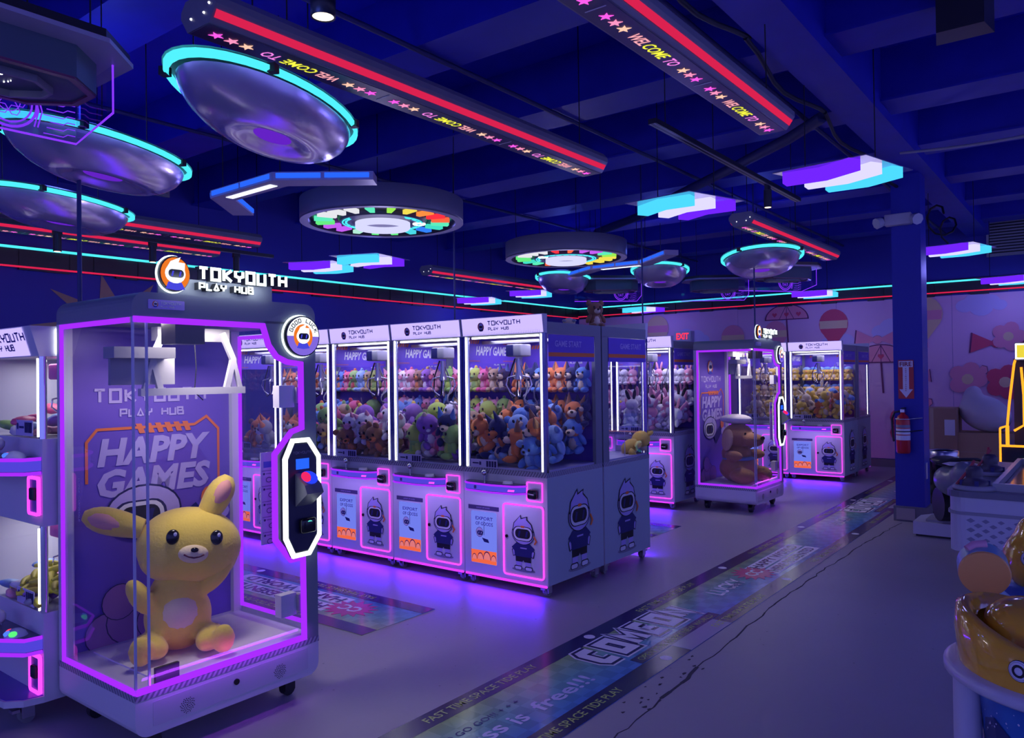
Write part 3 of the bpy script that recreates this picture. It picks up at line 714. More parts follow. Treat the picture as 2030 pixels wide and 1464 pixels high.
# ------------------------------------------------------------------ tall glass gift cabinets
WA, DA = .94, .725
def gift_cabinet():
    t = thing('glass_cabinet', 'x', 'prize cabinet')
    bpoly = [(WA, .262), (0, .262)] + [(.06 + .06 * math.cos(a), .16 + .06 * math.sin(a)) for a in [PI + k * PI / 12 for k in range(7)]] + [(WA - .06 + .06 * math.cos(a), .16 + .06 * math.sin(a)) for a in [PI * 1.5 + k * PI / 12 for k in range(7)]]
    bs = MB().prism(bpoly, 'y', 0, DA).build('base', white, t)
    MB().prism(rrect(.075, .872, .135, .24, .006), 'y', -.002, .01).build('base_panel', mat('panel_enamel', (.58, .58, .65), .35), bs)
    for cx in (.229, .707):
        g = MB()
        for k in range(52):
            r = .0048 * math.sqrt(k) ; a = k * 2.4
            g.cyl((cx + r * math.cos(a), -.003, .175 + r * math.sin(a)), (cx + r * math.cos(a), .0, .175 + r * math.sin(a)), .0024, n=6)
        g.build('speaker_grille', dark, bs)
    MB().cyl((.468, -.008, .2), (.468, 0, .2), .014, n=14).build('base_lock', black, bs)
    MB().box(-.002, WA + .002, -.002, DA + .002, .258, .285).build('hatched_trim', hatch, t)
    MB().box(.02, WA - .02, .02, DA - .02, .285, .3).build('prize_floor', mat('floor_board_lilac', (.6, .58, .75), .35), t)
    MB().box(.12, WA - .1, .1, DA - .08, .3, .306).build('prize_mat', mat('mat_cream', (.8, .78, .8), .5), t)
    rpoly = [(0, 1.868), (WA, 1.868)] + [(WA - .06 + .06 * math.cos(a), 1.915 + .06 * math.sin(a)) for a in [k * PI / 12 for k in range(7)]] + [(.06 + .06 * math.cos(a), 1.915 + .06 * math.sin(a)) for a in [PI / 2 + k * PI / 12 for k in range(7)]]
    rf = MB().prism(rpoly, 'y', 0, DA).build('roof', slate, t)
    # right front pillar with the curved shoulder round the disc and the octagon panel
    shoulder = [(.66, 1.87)] + [(.838 + .155 * math.cos(a), 1.80 + .118 * math.sin(a)) for a in [PI - k * PI / 10 * 1.25 / 1.25 for k in range(-2, 5)][::1]] if False else [(.64, 1.88), (.655, 1.83), (.675, 1.77), (.72, 1.715), (.78, 1.69), (.86, 1.685)]
    edge = shoulder + [(.868, 1.67), (.868, 1.36), (.8, 1.345), (.705, 1.235), (.705, .81), (.79, .69), (.868, .685), (.868, .28)]
    MB().prism(edge + [(WA, .28), (WA, 1.88)], 'y', .0, .022).build('front_pillar', slate, t)
    path = [(.004, 1.858)] + [(x - .012, z - .008) for x, z in shoulder[1:-1]] + [(.85, 1.672), (.852, 1.352), (.79, 1.335), (.69, 1.23), (.69, .815), (.78, .7), (.852, .7), (.855, .297), (.004, .297)]
    path.insert(1, (.632, 1.855))
    ribbon(MB(), path, .026, -.004, .01).build('neon_outline', n_purple, t)
    ribbon(MB(), [(.03, 1.855), (DA - .05, 1.855), (DA - .05, .3), (.0, .3)], .022, -.004, .006, axis='x').build('neon_outline', n_purple, t)
    ribbon(MB(), [(.03, 1.83), (DA - .07, 1.83), (DA - .07, .34), (.03, .34)], .02, WA - .016, WA - .006, True, axis='x').build('neon_outline', n_purple, t)
    # posts
    for x0 in (.0, WA - .05): MB().box(x0, x0 + .05, DA - .05, DA, .285, 1.87).build('rear_post', white, t)
    MB().box(WA - .03, WA, .022, .06, .285, 1.87).build('side_post', white, t)
    MB().pane(.004, .86, .004, .01, .3, 1.868).build('front_pane', glass, t)
    MB().pane(.002, .008, .012, DA - .05, .3, 1.868).build('side_pane', glass, t)
    MB().pane(WA - .008, WA - .002, .06, DA - .05, .3, 1.868).build('side_pane', glass, t)
    for x0, y0 in ((.0, .0), (.06, .004)): MB().box(x0, x0 + .009, y0, y0 + .009, .3, 1.868).build('pane_edge', clearedge, t)
    bp = MB().box(.05, WA - .05, DA - .02, DA - .008, .285, 1.87).build('back_board', mat('board_violet', (.17, .1, .55), .4), t)
    yb = DA - .024
    b = MB(); strokes(b, 'TOKYOUTH', .16, 1.495, .05, .06, .014, .026, yb, yb + .002); strokes(b, 'PLAY HUB', .285, 1.42, .03, .035, .009, .013, yb, yb + .002); b.build('board_lettering', pskin, bp)
    text('board_lettering', 'HAPPY', pskin, bp, (.47, yb, 1.245), .13, width=.6, bold=.04, shear=.18)
    text('board_lettering', 'GAMES', pskin, bp, (.47, yb, 1.09), .13, width=.6, bold=.04, shear=.18)
    dd = Decal(); dd.line([(.12, 1.1), (.12, 1.3), (.17, 1.36), (.68, 1.36), (.75, 1.4), (.82, 1.33), (.82, 1.05)], .014, porange)
    for k in range(6): dd.p([(.38 + k * .05, 1.33), (.41 + k * .05, 1.33), (.39 + k * .05, 1.38), (.36 + k * .05, 1.38)], porange)
    emblem(dd, .43, 1.67, .085, (porange, pwhite, pblack, pblue))
    # reclining goggled figure, plain
    dd.p(ngon(.4, .93, .2, .14, 22), perf); dd.p(ngon(.4, .93, .19, .13, 22), pskin); goggles(dd, .38, .91, .28, perf, perf, pwhite); goggles(dd, .38, .91, .25, pwhite, pblack, deepblue)
    dd.p([(.5, .82), (.68, .94), (.74, .86), (.56, .72)], deepblue); dd.p(ngon(.76, .96, .05, .06, 12), porange); dd.p(ngon(.8, .87, .08, .05, 14), pskin)
    for cx, cz, r in ((.2, .36, .1), (.32, .4, .12), (.45, .37, .1), (.27, .5, .09)): dd.p(ngon(cx, cz, r, r, 18), perf); dd.p(ngon(cx, cz, r * .95, r * .95, 18), mat('board_mauve', (.35, .16, .42), .5))
    dd.build('board_print', bp, (0, DA - .023, 0))
    # roof sign
    sg = MB().box(.13, .705, .03, .042, 1.968, 2.05).build('sign_plate', slate, t)
    b = MB(); strokes(b, 'TOKYOUTH', .3, 2.052, .039, .05, .0125, .021, -.008, .028); strokes(b, 'PLAY HUB', .3, 2.004, .023, .028, .007, .0125, -.008, .028); b.build('sign_letter_side', dark, sg)
    b = MB(); strokes(b, 'TOKYOUTH', .3, 2.052, .039, .05, .0135, .021, -.011, -.008); strokes(b, 'PLAY HUB', .3, 2.004, .023, .028, .0076, .0125, -.011, -.008); b.build('sign_lettering', emis('sign_letter_white', (.85, 1, 1), 2.2), sg)
    ro = ngon(.19, 2.063, .07, .078, 28)
    MB().prism(ro, 'y', .0, .03).build('emblem_back', dark, sg)
    MB().prism(ngon(.19, 2.063, .076, .084, 28), 'y', .018, .026).build('emblem_halo', emis('halo_white', (.8, .95, 1), 1.6), sg)
    dd = Decal(); emblem(dd, .19, 2.063, .072, (emis('emblem_orange', (.9, .2, .02), .85), emis('emblem_white', (.9, .95, 1), 1.0), pblack, emis('emblem_blue', (.07, .07, .8), .8))); dd.build('emblem_face', sg, (0, -.002, 0))
    lamp('sign_lamp', 'AREA', (.85, .95, 1), .35, t, (.4, -.03, 2.03), (math.radians(90), 0, 0), .5, .06)
    pl = MB().prism(rrect(.068, .231, 1.905, 1.945, .004), 'y', -.004, 0).build('name_plate', mat('plate_lilac', (.55, .42, .85), .4), rf)
    b = MB(); strokes(b, 'TOKYOUTH', .122, 1.926, .0078, .01, .0025, .004, -.006, -.004); strokes(b, 'PLAY HUB', .122, 1.912, .0048, .006, .0018, .003, -.006, -.004); b.build('plate_lettering', pwhite, pl)
    dd = Decal(); emblem(dd, .098, 1.925, .014); dd.build('plate_emblem', pl, (0, -.004, 0))
    # GOOD LUCK disc
    ds = MB().cyl((.838, -.035, 1.81), (.838, 0, 1.81), .102, n=36).build('luck_disc', black, t)
    MB().cyl((.838, -.016, 1.81), (.838, -.006, 1.81), .108, n=36).build('disc_halo', MATS['halo_white'], ds)
    ew, eo, eb = MATS['emblem_white'], MATS['emblem_orange'], MATS['emblem_blue']
    dd = Decal(); dd.p(ngon(0, 0, .096, .096, 36), emis('disc_violet', (.24, .15, .8), .8)); dd.p(ngon(0, 0, .096, .096, 24, 0, PI), ew)
    emblem(dd, 0, -.002, .062, (eo, ew, pblack, eb)); dd.build('disc_face', ds, (.838, -.0355, 1.81))
    b = MB(); strokes(b, 'GOOD LUCK', 0, 0, .014, .018, .0036, 0, -.0052, -.0048, arc=(0, 0, .07, math.radians(158), math.radians(17))); b.build('disc_lettering', pblack, ds, (.838, -.036, 1.81))
    # octagon control panel
    oc = [(.77, 1.3), (.87, 1.3), (.937, 1.21), (.937, .8), (.87, .715), (.77, .715), (.722, .81), (.722, 1.21)]
    cp = MB().prism(oc, 'y', -.026, 0).build('control_panel', dark, t)
    ring = [(.83 + (x - .83) * .93, 1.0075 + (z - 1.0075) * .97) for x, z in oc]
    ribbon(MB(), ring, .022, -.034, -.02, True).build('led_ring', emis('octagon_white', (.9, 1, .97), 1.8), cp)
    MB().prism([(.83 + (x - .83) * .8, 1.0075 + (z - 1.0075) * .905) for x, z in oc], 'y', -.031, -.02).build('panel_plate', mat('panel_navy', (.02, .018, .06), .35), cp)
    MB().box(.79, .868, -.034, -.03, 1.148, 1.2).build('screen', n_blue, cp)
    b = MB(); strokes(b, 'TOKYOUTH', .775, 1.225, .009, .011, .0022, .005, -.0325, -.031); b.build('panel_lettering', pgrey, cp)
    wd = MB(); wd.add([(.785, -.03, 1.13), (.885, -.03, 1.13), (.885, -.03, .965), (.785, -.03, .965), (.785, -.105, 1.075), (.885, -.105, 1.075), (.885, -.125, 1.035), (.785, -.125, 1.035)],
                      [(0, 1, 5, 4), (4, 5, 6, 7), (7, 6, 2, 3), (0, 4, 7, 3), (1, 2, 6, 5)]); bt = wd.build('button_housing', mat('housing_grey', (.16, .16, .18), .4), cp)
    db = MB(); db.sph((0, 0, 0), (.042, .042, .024), 18, 10); db.build('push_button', emis('button_blue', (.02, .05, .95), 1.0), bt, (.838, -.075, 1.108), rot=(math.radians(35), 0, 0))
    db = MB(); db.sph((-.02, -.0, .004), (.024, .034, .021), 12, 8); db.build('button_glow', emis('button_red', (.8, .02, .12), 1.0), bt, (.838, -.075, 1.108), rot=(math.radians(35), 0, 0))
    cr = MB().rbox(.8, .89, -.065, -.028, .83, .905, .014).build('card_reader', black, cp)
    MB().prism(ngon(.845, .888, .012, .006, 10, 0, PI), 'y', -.068, -.064).build('reader_light', emis('reader_teal', (.1, .7, .6), 1.0), cr)
    # inside fittings
    cut = MB(); cut.box(.2, .34, .02, .14, 1.76, 1.86); cut.build('motor_box', dark, t)
    rl = MB(); rl.box(.02, .3, .2, .3, 1.7, 1.75); rl.box(.05, .35, .3, .32, 1.58, 1.72); rl.box(.3, .68, .36, .42, 1.79, 1.855); rl.build('cutter_carriage', greyp, t)
    arm = MB()
    for x0, s_ in ((.3, 1), (.6, -1)):
        p = [(x0, 1.83), (x0 - .06 * s_, 1.7), (x0 - .02 * s_, 1.55)]
        ribbon(arm, p, .028, .29, .31); ribbon(arm, [(x0 - .06 * s_, 1.7), (x0 - .1 * s_, 1.55)], .02, .29, .31)
    ribbon(arm, [(.18, 1.545), (.72, 1.545)], .034, .285, .315); arm.build('cutter_arm', mat('arm_grey', (.42, .42, .46), .4), t)
    MB().tube([(.45, .3, 1.82), (.46, .3, 1.66), (.45, .3, 1.54), (.5, .31, 1.5)], .003, 5).build('cord', dark, t)
    for z in (1.455, .415): MB().box(.74, .83, .03, .08, z, z + .11).build('latch_box', white, t); MB().box(.83, .855, .012, .06, z + .02, z + .1).build('latch_plate', greyp, t)
    cd_ = MB().box(.645, .735, .05, .055, .79, 1.24).build('instruction_card', mat('card_white', (.66, .64, .75), .5), t)
    dd = Decal(); dd.p(rrect(.66, .73, 1.165, 1.195, .002), pblue)
    for k in range(5):
        z = 1.12 - k * .075; dd.line([(.65, z + .03), (.73, z + .03)], .002, perf); dd.p(ngon(.662, z + .015, .006, .006, 8), perf); dd.line([(.672, z + .015), (.71, z + .015)], .004, pgrey)
        dd.line(ngon(.69 + .012 * (k % 2), z - .015, .016, .012, 10), .003, perf, True)
    dd.build('card_print', cd_, (0, .05, 0))
    MB().box(.095, .2, .012, .03, .3, .37).build('sensor_box', dark, t)
    b = MB()
    for k in range(7): b.box(.03 + k * .022, .042 + k * .022, .02, .06, 1.858, 1.868)
    b.build('led_row', n_white, t)
    text('pane_lettering', 'SUPER CONSOLE', mat('pane_ink', (.5, .5, .75), .4), t, (-.001, .5, 1.06), .016, (PI / 2, PI / 2, -PI / 2), width=.2)
    for x in (.12, WA - .12):
        for y in (.1, DA - .1): caster(t, x, y, 0, True, 1.15, rz=PI / 2)
    lamp('cabinet_lamp', 'AREA', (1, .88, .85), 7.0, t, (.42, .2, 1.862), (0, 0, 0), .5, .14)
    lamp('cabinet_glow', 'AREA', (.4, .05, 1), .8, t, (.45, -.03, .33), (math.radians(60), 0, 0), .8, .02)
    return t
gc0 = gift_cabinet(); gc0.location = (-3.22, 1.59, 0); gc0.rotation_euler = (0, 0, PI / 2)
gc0['label'] = 'tall violet-lit glass cabinet in the foreground holding a big yellow plush'; gc0['group'] = 'glass gift cabinets'
gc1 = dup(gc0, (-3.16, 8.56, 0), PI / 2, 'far violet-lit glass cabinet holding a big brown plush', 'glass gift cabinets')

# ------------------------------------------------------------------ two-tier machine at the left edge
def two_tier():
    t = thing('two_tier_claw_machine', 'white two-tier claw machine with round coloured buttons at the left edge', 'claw machine', (-4.76, 1.53, 0))
    w2, d2 = .8, .68
    MB().box(0, w2, .0, d2, .92, 1.33).build('upper_body', white, t); MB().box(0, w2, 0, d2, .1, .515).build('lower_body', white, t)
    hs = MB().prism([(-.05, 1.862), (.1, 1.862), (.1, 1.72), (-.01, 1.72)], 'x', 0, w2).build('sign_box', white, t)
    MB().add([(.01, -.0135, 1.725), (w2 - .09, -.0135, 1.725), (w2 - .09, -.053, 1.857), (.01, -.053, 1.857)], [(0, 1, 2, 3)]).build('sign_face', n_sign, hs)
    b = MB(); strokes(b, 'TOKYOUTH', .27, .075, .04, .038, .008, .017, -.003, -.0015); strokes(b, 'PLAY HUB', .27, .03, .026, .028, .006, .011, -.003, -.0015)
    b.build('sign_lettering', MATS['sign_ink'], hs, (0, -.0135, 1.725), rot=(math.atan2(.0395, .132), 0, 0))
    dd = Decal(); emblem(dd, .2, .065, .045, (porange, pskin, pblack, deepblue)); dd.build('sign_emblem', hs, (0, -.015, 1.725), rot=(math.atan2(.0395, .132), 0, 0))
    MB().box(0, w2, .1, d2, 1.72, 1.8).build('roof', slate, t)
    MB().box(w2 + .0, w2 + .012, .06, .075, 1.73, 1.85).build('led_tube', n_white, t)
    for z0, z1, k in ((1.33, 1.72, 0), (.515, .92, 1)):
        MB().pane(.0, w2 - .03, .0, .005, z0, z1).build('front_pane', glass, t)
        MB().pane(w2 - .006, w2, .04, d2, z0, z1).build('side_pane', glass, t)
        for x0 in (0, w2 - .036): MB().cyl((x0 + .016, .012, z0), (x0 + .016, .012, z1), .017, n=16).build('corner_post', chrome, t)
        MB().cyl((w2 - .03, -.006, z0 + .01), (w2 - .03, -.006, z1 - .01), .005, n=8).build('led_tube', n_white, t)
        MB().box(0, .03, .04, d2, z0, z1).build('rear_wall', white, t)
        MB().box(.0, w2 - .01, d2 - .02, d2, z0, z1).build('back_panel', mat('back_grey', (.4, .38, .5), .5), t)
        MB().box(.02, w2 - .007, d2 - .5, d2 - .03, z1 - .075, z1 - .055).build('warning_stripe', porange, t) if False else None
        for zz in ((z0 + .15, z0 + .23) if k == 0 else ()): MB().pane(.03, w2 - .04, d2 - .24, d2 - .03, zz, zz + .006).build('acrylic_shelf', acrylic, t)
        cr = MB().rbox(w2 - .34, w2 - .22, .16, .28, z1 - .11, z1 - .03, .01).build('crane_carriage', mat('carriage_pink', (.8, .15, .5), .4), t)
        c_ = MB(); c_.cyl((w2 - .28, .22, z1 - .2), (w2 - .28, .22, z1 - .11), .018, n=10); c_.cyl((w2 - .28, .22, z1 - .215), (w2 - .28, .22, z1 - .19), .03, n=10)
        cl = c_.build('claw', mat('claw_dark', (.08, .08, .1), .35, .6), t)
        for q in range(3):
            a = q * 2 * PI / 3 + .4
            MB().tube([(w2 - .28 + math.cos(a) * r, .22 + math.sin(a) * r, z1 + z) for r, z in ((.02, -.2), (.06, -.21), (.065, -.25), (.02, -.29))], .005, 5).build('claw_prong', chrome, cl)
        MB().tube([(w2 - .22, .22, z1 - .06), (w2 - .17, .2, z1 - .11), (w2 - .1, .22, z1 - .14), (w2 - .03, .3, z1 - .1)], .006, 6).build('crane_cable', greyp, t)
        nc = MB().box(w2 - .3, w2 - .1, -.003, .0, z0 + .01, z0 + .085).build('notice_card', MATS['card_lilac'], t)
        dd = Decal(); dd.p(rrect(w2 - .285, w2 - .265, z0 + .04, z0 + .07, .004), deepblue); dd.p(rrect(w2 - .255, w2 - .2, z0 + .045, z0 + .056, .002), deepblue)
        for q in range(4): dd.p(rrect(w2 - .19 + q * .022, w2 - .174 + q * .022, z0 + .025, z0 + .075, .002), perf)
        dd.build('notice_print', nc, (0, -.003, 0))
        lamp('tier_lamp', 'AREA', (.9, .86, 1), 1.8, t, (w2 / 2, .3, z1 - .012), (0, 0, 0), .5, .3)
    for zt, k in ((1.242, 0), (.408, 1)):
        poly = [(.0, 0), (.0, -.1), (.15, -.16), (.4, -.18), (.65, -.15), (w2 - .02, -.07), (w2 - .01, 0)]
        tr = MB().prism(poly, 'z', zt - .075, zt).build('control_tray', MATS['tray_dark'], t)
        MB().prism([(x, y * 1.02 - .001) for x, y in poly], 'z', zt - .06, zt - .012).build('lit_band', n_bband, tr)
        for z in (zt - .07, zt - .004): MB().tube([(x, y * 1.03 - .003, z) for x, y in poly], .009, 6).build('neon_trim', n_purple, tr)
        jo = MB().cyl((w2 - .3, -.08, zt), (w2 - .3, -.08, zt + .035), .009, n=8).build('joystick', chrome, tr)
        MB().sph((w2 - .3, -.08, zt + .06), (.03, .03, .035), 6, 5).build('joystick_ball', clearedge, jo)
        bt = MB().lathe([(.0, .034), (.02, .031), (.04, .018), (.05, 0)], 20, (w2 - .13, -.07, zt)).build('push_button', mat('button_clear', (.6, .65, .8), .2), tr)
        for q, cc in enumerate((('glow_red', (.9, .05, .15)), ('glow_blue', (.08, .2, .95)), ('glow_green', (.1, .85, .2)))):
            if k == 0 and q == 2: continue
            a = 3.6 + q * 1.0
            MB().sph((w2 - .13 + .032 * math.cos(a), -.07 + .032 * math.sin(a), zt + .014), (.02, .02, .014), 10, 6).build('button_glow', emis(cc[0], cc[1], 1.0), bt)
        bx = MB().box(w2 - .115, w2 - .015, -.012, .0, zt - .26, zt - .1).build('coin_unit', mat('coin_violet', (.2, .12, .5), .3), t)
        ribbon(MB(), rrect(w2 - .12, w2 - .01, zt - .265, zt - .095, .012), .014, -.02, -.006, True).build('neon_frame', n_mag, bx)
        MB().rbox(w2 - .085, w2 - .035, -.03, -.01, zt - .2, zt - .14, .008).build('coin_slot', dark, bx)
    ft = MB().prism([(0, 0), (0, -.12), (.4, -.17), (.72, -.14), (w2 - .02, -.08), (w2, 0)], 'z', .1, .13).build('foot_tray', white, t)
    MB().prism([(.0, 0), (0, -.11), (.4, -.16), (.71, -.13), (w2 - .03, -.075), (w2 - .01, 0)], 'z', .13, .133).build('tray_mat', mat('tray_violet', (.1, .05, .5), .25), ft)
    for x in (.08, w2 - .1):
        for y in (-.04, d2 - .1): caster(t, x, y, 0, False, 1.1)
    lamp('tray_glow', 'AREA', (.3, .04, 1), .6, t, (w2 / 2, -.05, .37), (0, 0, 0), .6, .1); lamp('tray_glow', 'AREA', (.3, .04, 1), .6, t, (w2 / 2, -.05, 1.18), (0, 0, 0), .6, .1)
    return t
two_tier()

# ------------------------------------------------------------------ plush toys
FC = {'orange': (.75, .22, .06), 'cream': (.75, .6, .42), 'blue': (.12, .26, .62), 'navy': (.025, .03, .12), 'sky': (.3, .48, .78), 'pink': (.78, .33, .45), 'rose': (.75, .12, .25),
      'green': (.28, .5, .12), 'lime': (.45, .6, .1), 'yellow': (.85, .58, .1), 'brown': (.3, .14, .07), 'white': (.8, .78, .8), 'grey': (.4, .4, .45), 'purple': (.3, .12, .5), 'black': (.03, .03, .035), 'tan': (.55, .36, .2), 'red': (.65, .05, .05)}
def fm(c): return furm(c, FC[c])
eye_m = mat('plush_eye', (.01, .01, .012), .12)
PM = {}
def plush_set(kind, c1, c2, ce):
    k = (kind, c1, c2, ce)
    if k in PM: return PM[k]
    L = []
    b = MB(); b.sph((0, 0, .068), (.058, .05, .07), 12, 8)
    for s in (-1, 1):
        b.sph((s * .062, -.012, .09), (.022, .024, .045), 8, 6, Matrix.Rotation(s * -.5, 3, 'Y').to_quaternion())
        b.sph((s * .042, -.05, .025), (.026, .05, .025), 8, 6, Matrix.Rotation(s * -.35, 3, 'Z').to_quaternion())
    body = b.mesh('plush_body', fm(c1))
    L.append(('belly', MB().sph((0, -.014, .066), (.042, .042, .055), 10, 7).mesh('belly', fm(c2))))
    hz = .168
    hr = (.07, .06, .062) if kind != 'round' else (.08, .07, .075)
    L.append(('head', MB().sph((0, 0, hz), hr, 14, 9).mesh('head', fm(c1))))
    if kind == 'dog':
        L.append(('muzzle', MB().sph((0, -.055, hz - .018), (.035, .036, .026), 10, 7).mesh('muzzle', fm(c2))))
        for s in (-1, 1): L.append(('ear', MB().cyl((s * .042, 0, hz + .035), (s * .055, 0, hz + .115), .026, .003, 7).mesh('ear', fm(ce))))
    elif kind == 'bunny':
        L.append(('muzzle', MB().sph((0, -.05, hz - .02), (.024, .02, .018), 8, 6).mesh('muzzle', fm(c2))))
        for s in (-1, 1): L.append(('ear', MB().sph((s * .035, .005, hz + .105), (.02, .014, .062), 8, 7, Matrix.Rotation(s * .25, 3, 'Y').to_quaternion()).mesh('ear', fm(ce))))
    elif kind == 'pig':
        L.append(('snout', MB().cyl((0, -.05, hz - .012), (0, -.078, hz - .012), .026, .024, 10).mesh('snout', fm(c2))))
        for s in (-1, 1): L.append(('ear', MB().cyl((s * .04, -.01, hz + .045), (s * .05, -.03, hz + .085), .022, .004, 6).mesh('ear', fm(ce))))
    elif kind == 'round':
        L.append(('muzzle', MB().sph((0, -.066, hz - .015), (.018, .02, .012), 8, 6).mesh('muzzle', fm(c2))))
        L.append(('tuft', MB().sph((0, 0, hz + .075), (.018, .018, .025), 8, 6).mesh('tuft', fm(ce))))
    elif kind == 'chick':
        L.append(('muzzle', MB().cyl((0, -.05, hz - .008), (0, -.085, hz - .015), .018, .004, 7).mesh('muzzle', fm('orange'))))
        L.append(('cap', MB().sph((0, .004, hz + .03), (.068, .06, .045), 12, 7).mesh('cap', fm(ce))))
    else:
        L.append(('muzzle', MB().sph((0, -.05, hz - .018), (.03, .026, .022), 9, 6).mesh('muzzle', fm(c2))))
        for s in (-1, 1): L.append(('ear', MB().sph((s * .055, .004, hz + .052), (.026, .016, .026), 9, 6).mesh('ear', fm(ce))))
    for s in (-1, 1): L.append(('eye', MB().sph((s * .026, -hr[1] * .9, hz + .012), (.0095, .008, .0125), 7, 5).mesh('eye', eye_m)))
    if kind in ('dog', 'bear'): L.append(('nose', MB().sph((0, -.09 if kind == 'dog' else -.076, hz - .006), (.012, .008, .009), 7, 5).mesh('nose', eye_m)))
    PM[k] = (body, L)
    return PM[k]
KN = {'dog': 'pointy-eared dog', 'bunny': 'long-eared bunny', 'pig': 'piglet', 'round': 'round monster', 'chick': 'capped chick', 'bear': 'bear'}
NPL = 0
def plush(spec, loc, rz, sc, label, group, tilt=(0, 0), small=False):
    global NPL
    NPL += 1
    body, L = plush_set(*spec)
    o = link('plush_toy', body, None, loc, 0, (tilt[0], tilt[1], rz), sc)
    tag(o, label, 'plush toy', group)
    for nm, me in L:
        if small and nm in ('eye', 'nose'): continue
        link(nm, me, o)
    return o
ORD = ['first', 'second', 'third', 'fourth', 'fifth', 'sixth', 'seventh', 'eighth']
def spec_words(s): return f"{s[1]} {KN[s[0]]} plush"
def fill(mach, short, specs_top, specs_mid, heap, nx=5, layers=2, sc=.88, rows=3, small=False, hs=None, nshelf=7):
    base = mach.matrix_basis.copy(); rz = mach.rotation_euler.z
    def put(spec, x, y, z, r, sc, label, grp, tilt=(0, 0)):
        p = base @ Vector((x, y, z)); plush(spec, p, r + rz, sc, label, grp, tilt, small)
    g = 'plush toys in the ' + short
    for z, sp, nm in ((1.46, specs_top, 'upper'), (1.198, specs_mid, 'lower')):
        if not sp: continue
        for i in range(nshelf):
            s = sp[i % len(sp)]
            put(s, .085 + (W - .17) * i / (nshelf - 1), .63, z, random.uniform(-.15, .15), sc, f"{spec_words(s)}, {ORD[i]} from left on {nm} shelf of the {short}", g)
    hs = hs or sc * 1.32
    for lay in range(layers):
        for r in range(rows):
            n = nx - (lay % 2)
            for i in range(n):
                s = heap[(i * 7 + r * 3 + lay * 5 + len(short)) % len(heap)]
                x = .11 + .05 * lay + (W - .22 - .1 * lay) * (i / max(n - 1, 1)) + random.uniform(-.02, .02)
                yy = .16 + r * (.44 / max(rows - 1, 1)) * (1 if lay == 0 else .9) + random.uniform(-.015, .02) + lay * .03
                tl = (random.uniform(-.5, .5), random.uniform(-.5, .5)); zz = .925 + lay * .125 + random.uniform(0, .03) + .025 * r
                if r == 0 and .08 < x < .33: zz = .925 + lay * .11
                put(s, min(max(x, .135), W - .135), min(max(yy, .145), .62), zz, random.uniform(-.9, .9), hs,
                    f"{spec_words(s)}, {ORD[i]} from left, {['front', 'middle', 'back'][min(r, 2)]} {['bottom', 'upper', 'top'][lay]} heap of the {short}", g, tl)
dogs = [('dog', 'orange', 'cream', 'orange'), ('dog', 'navy', 'cream', 'navy'), ('dog', 'blue', 'cream', 'navy'), ('dog', 'orange', 'white', 'brown')]
mix3 = [('round', 'green', 'lime', 'green'), ('pig', 'pink', 'rose', 'pink'), ('bear', 'white', 'cream', 'white'), ('round', 'lime', 'green', 'yellow'), ('pig', 'rose', 'pink', 'rose'), ('bear', 'tan', 'cream', 'tan'), ('dog', 'navy', 'cream', 'blue')]
mix2 = [('pig', 'pink', 'rose', 'pink'), ('round', 'blue', 'sky', 'blue'), ('pig', 'white', 'pink', 'pink'), ('round', 'pink', 'white', 'rose'), ('bear', 'brown', 'orange', 'brown'), ('round', 'purple', 'white', 'yellow')]
mix4 = [('round', 'lime', 'green', 'red'), ('bear', 'blue', 'orange', 'blue'), ('bear', 'rose', 'pink', 'red'), ('round', 'green', 'red', 'orange'), ('round', 'sky', 'blue', 'sky'), ('bear', 'tan', 'yellow', 'green')]
mix5 = [('dog', 'orange', 'white', 'orange'), ('bear', 'orange', 'cream', 'brown'), ('dog', 'grey', 'white', 'orange')]
wht = [('bunny', 'white', 'white', 'pink'), ('bunny', 'white', 'grey', 'black'), ('bunny', 'pink', 'white', 'pink'), ('bear', 'white', 'grey', 'black')]
yel = [('chick', 'yellow', 'cream', 'sky'), ('chick', 'yellow', 'cream', 'blue')]
yel2 = [('bear', 'cream', 'yellow', 'yellow'), ('bunny', 'cream', 'tan', 'cream'), ('bear', 'yellow', 'cream', 'cream')]
heap1 = [('bear', 'blue', 'sky', 'navy'), ('dog', 'blue', 'cream', 'navy'), ('bear', 'orange', 'cream', 'orange'), ('dog', 'navy', 'orange', 'navy'), ('bear', 'sky', 'cream', 'blue'), ('dog', 'orange', 'cream', 'brown')]
fill(CM[0], 'near end claw machine', dogs, dogs[::-1], heap1, nx=5, layers=2)
fill(CM[1], 'second claw machine', mix3, mix3[::-1], mix3 + [('round', 'purple', 'white', 'cream')], nx=5, layers=2)
fill(CM[2], 'third claw machine', mix2, mix2[::-1], mix2 + [('bear', 'sky', 'white', 'sky')], nx=5, layers=2)
fill(CM[3], 'fourth claw machine', mix4, [], mix4, nx=5, layers=2)
fill(CM[4], 'fifth claw machine', mix5, [], mix5, nx=4, layers=1, rows=2, nshelf=6)
fill(CM[6], 'white-plush claw machine', wht, wht[::-1], wht, nx=5, layers=2, small=True)
fill(CM[7], 'hidden far claw machine', wht[::-1], wht, mix2, nx=4, layers=1, rows=2, small=True, nshelf=6)
fill(CM[8], 'farthest claw machine', yel, yel[::-1], yel + yel2 + [('bear', 'orange', 'cream', 'blue')], nx=5, layers=2, small=True)
fill(CM[9], 'cream-plush claw machine', yel2, yel2[::-1], yel2, nx=4, layers=1, rows=2, small=True, nshelf=6)
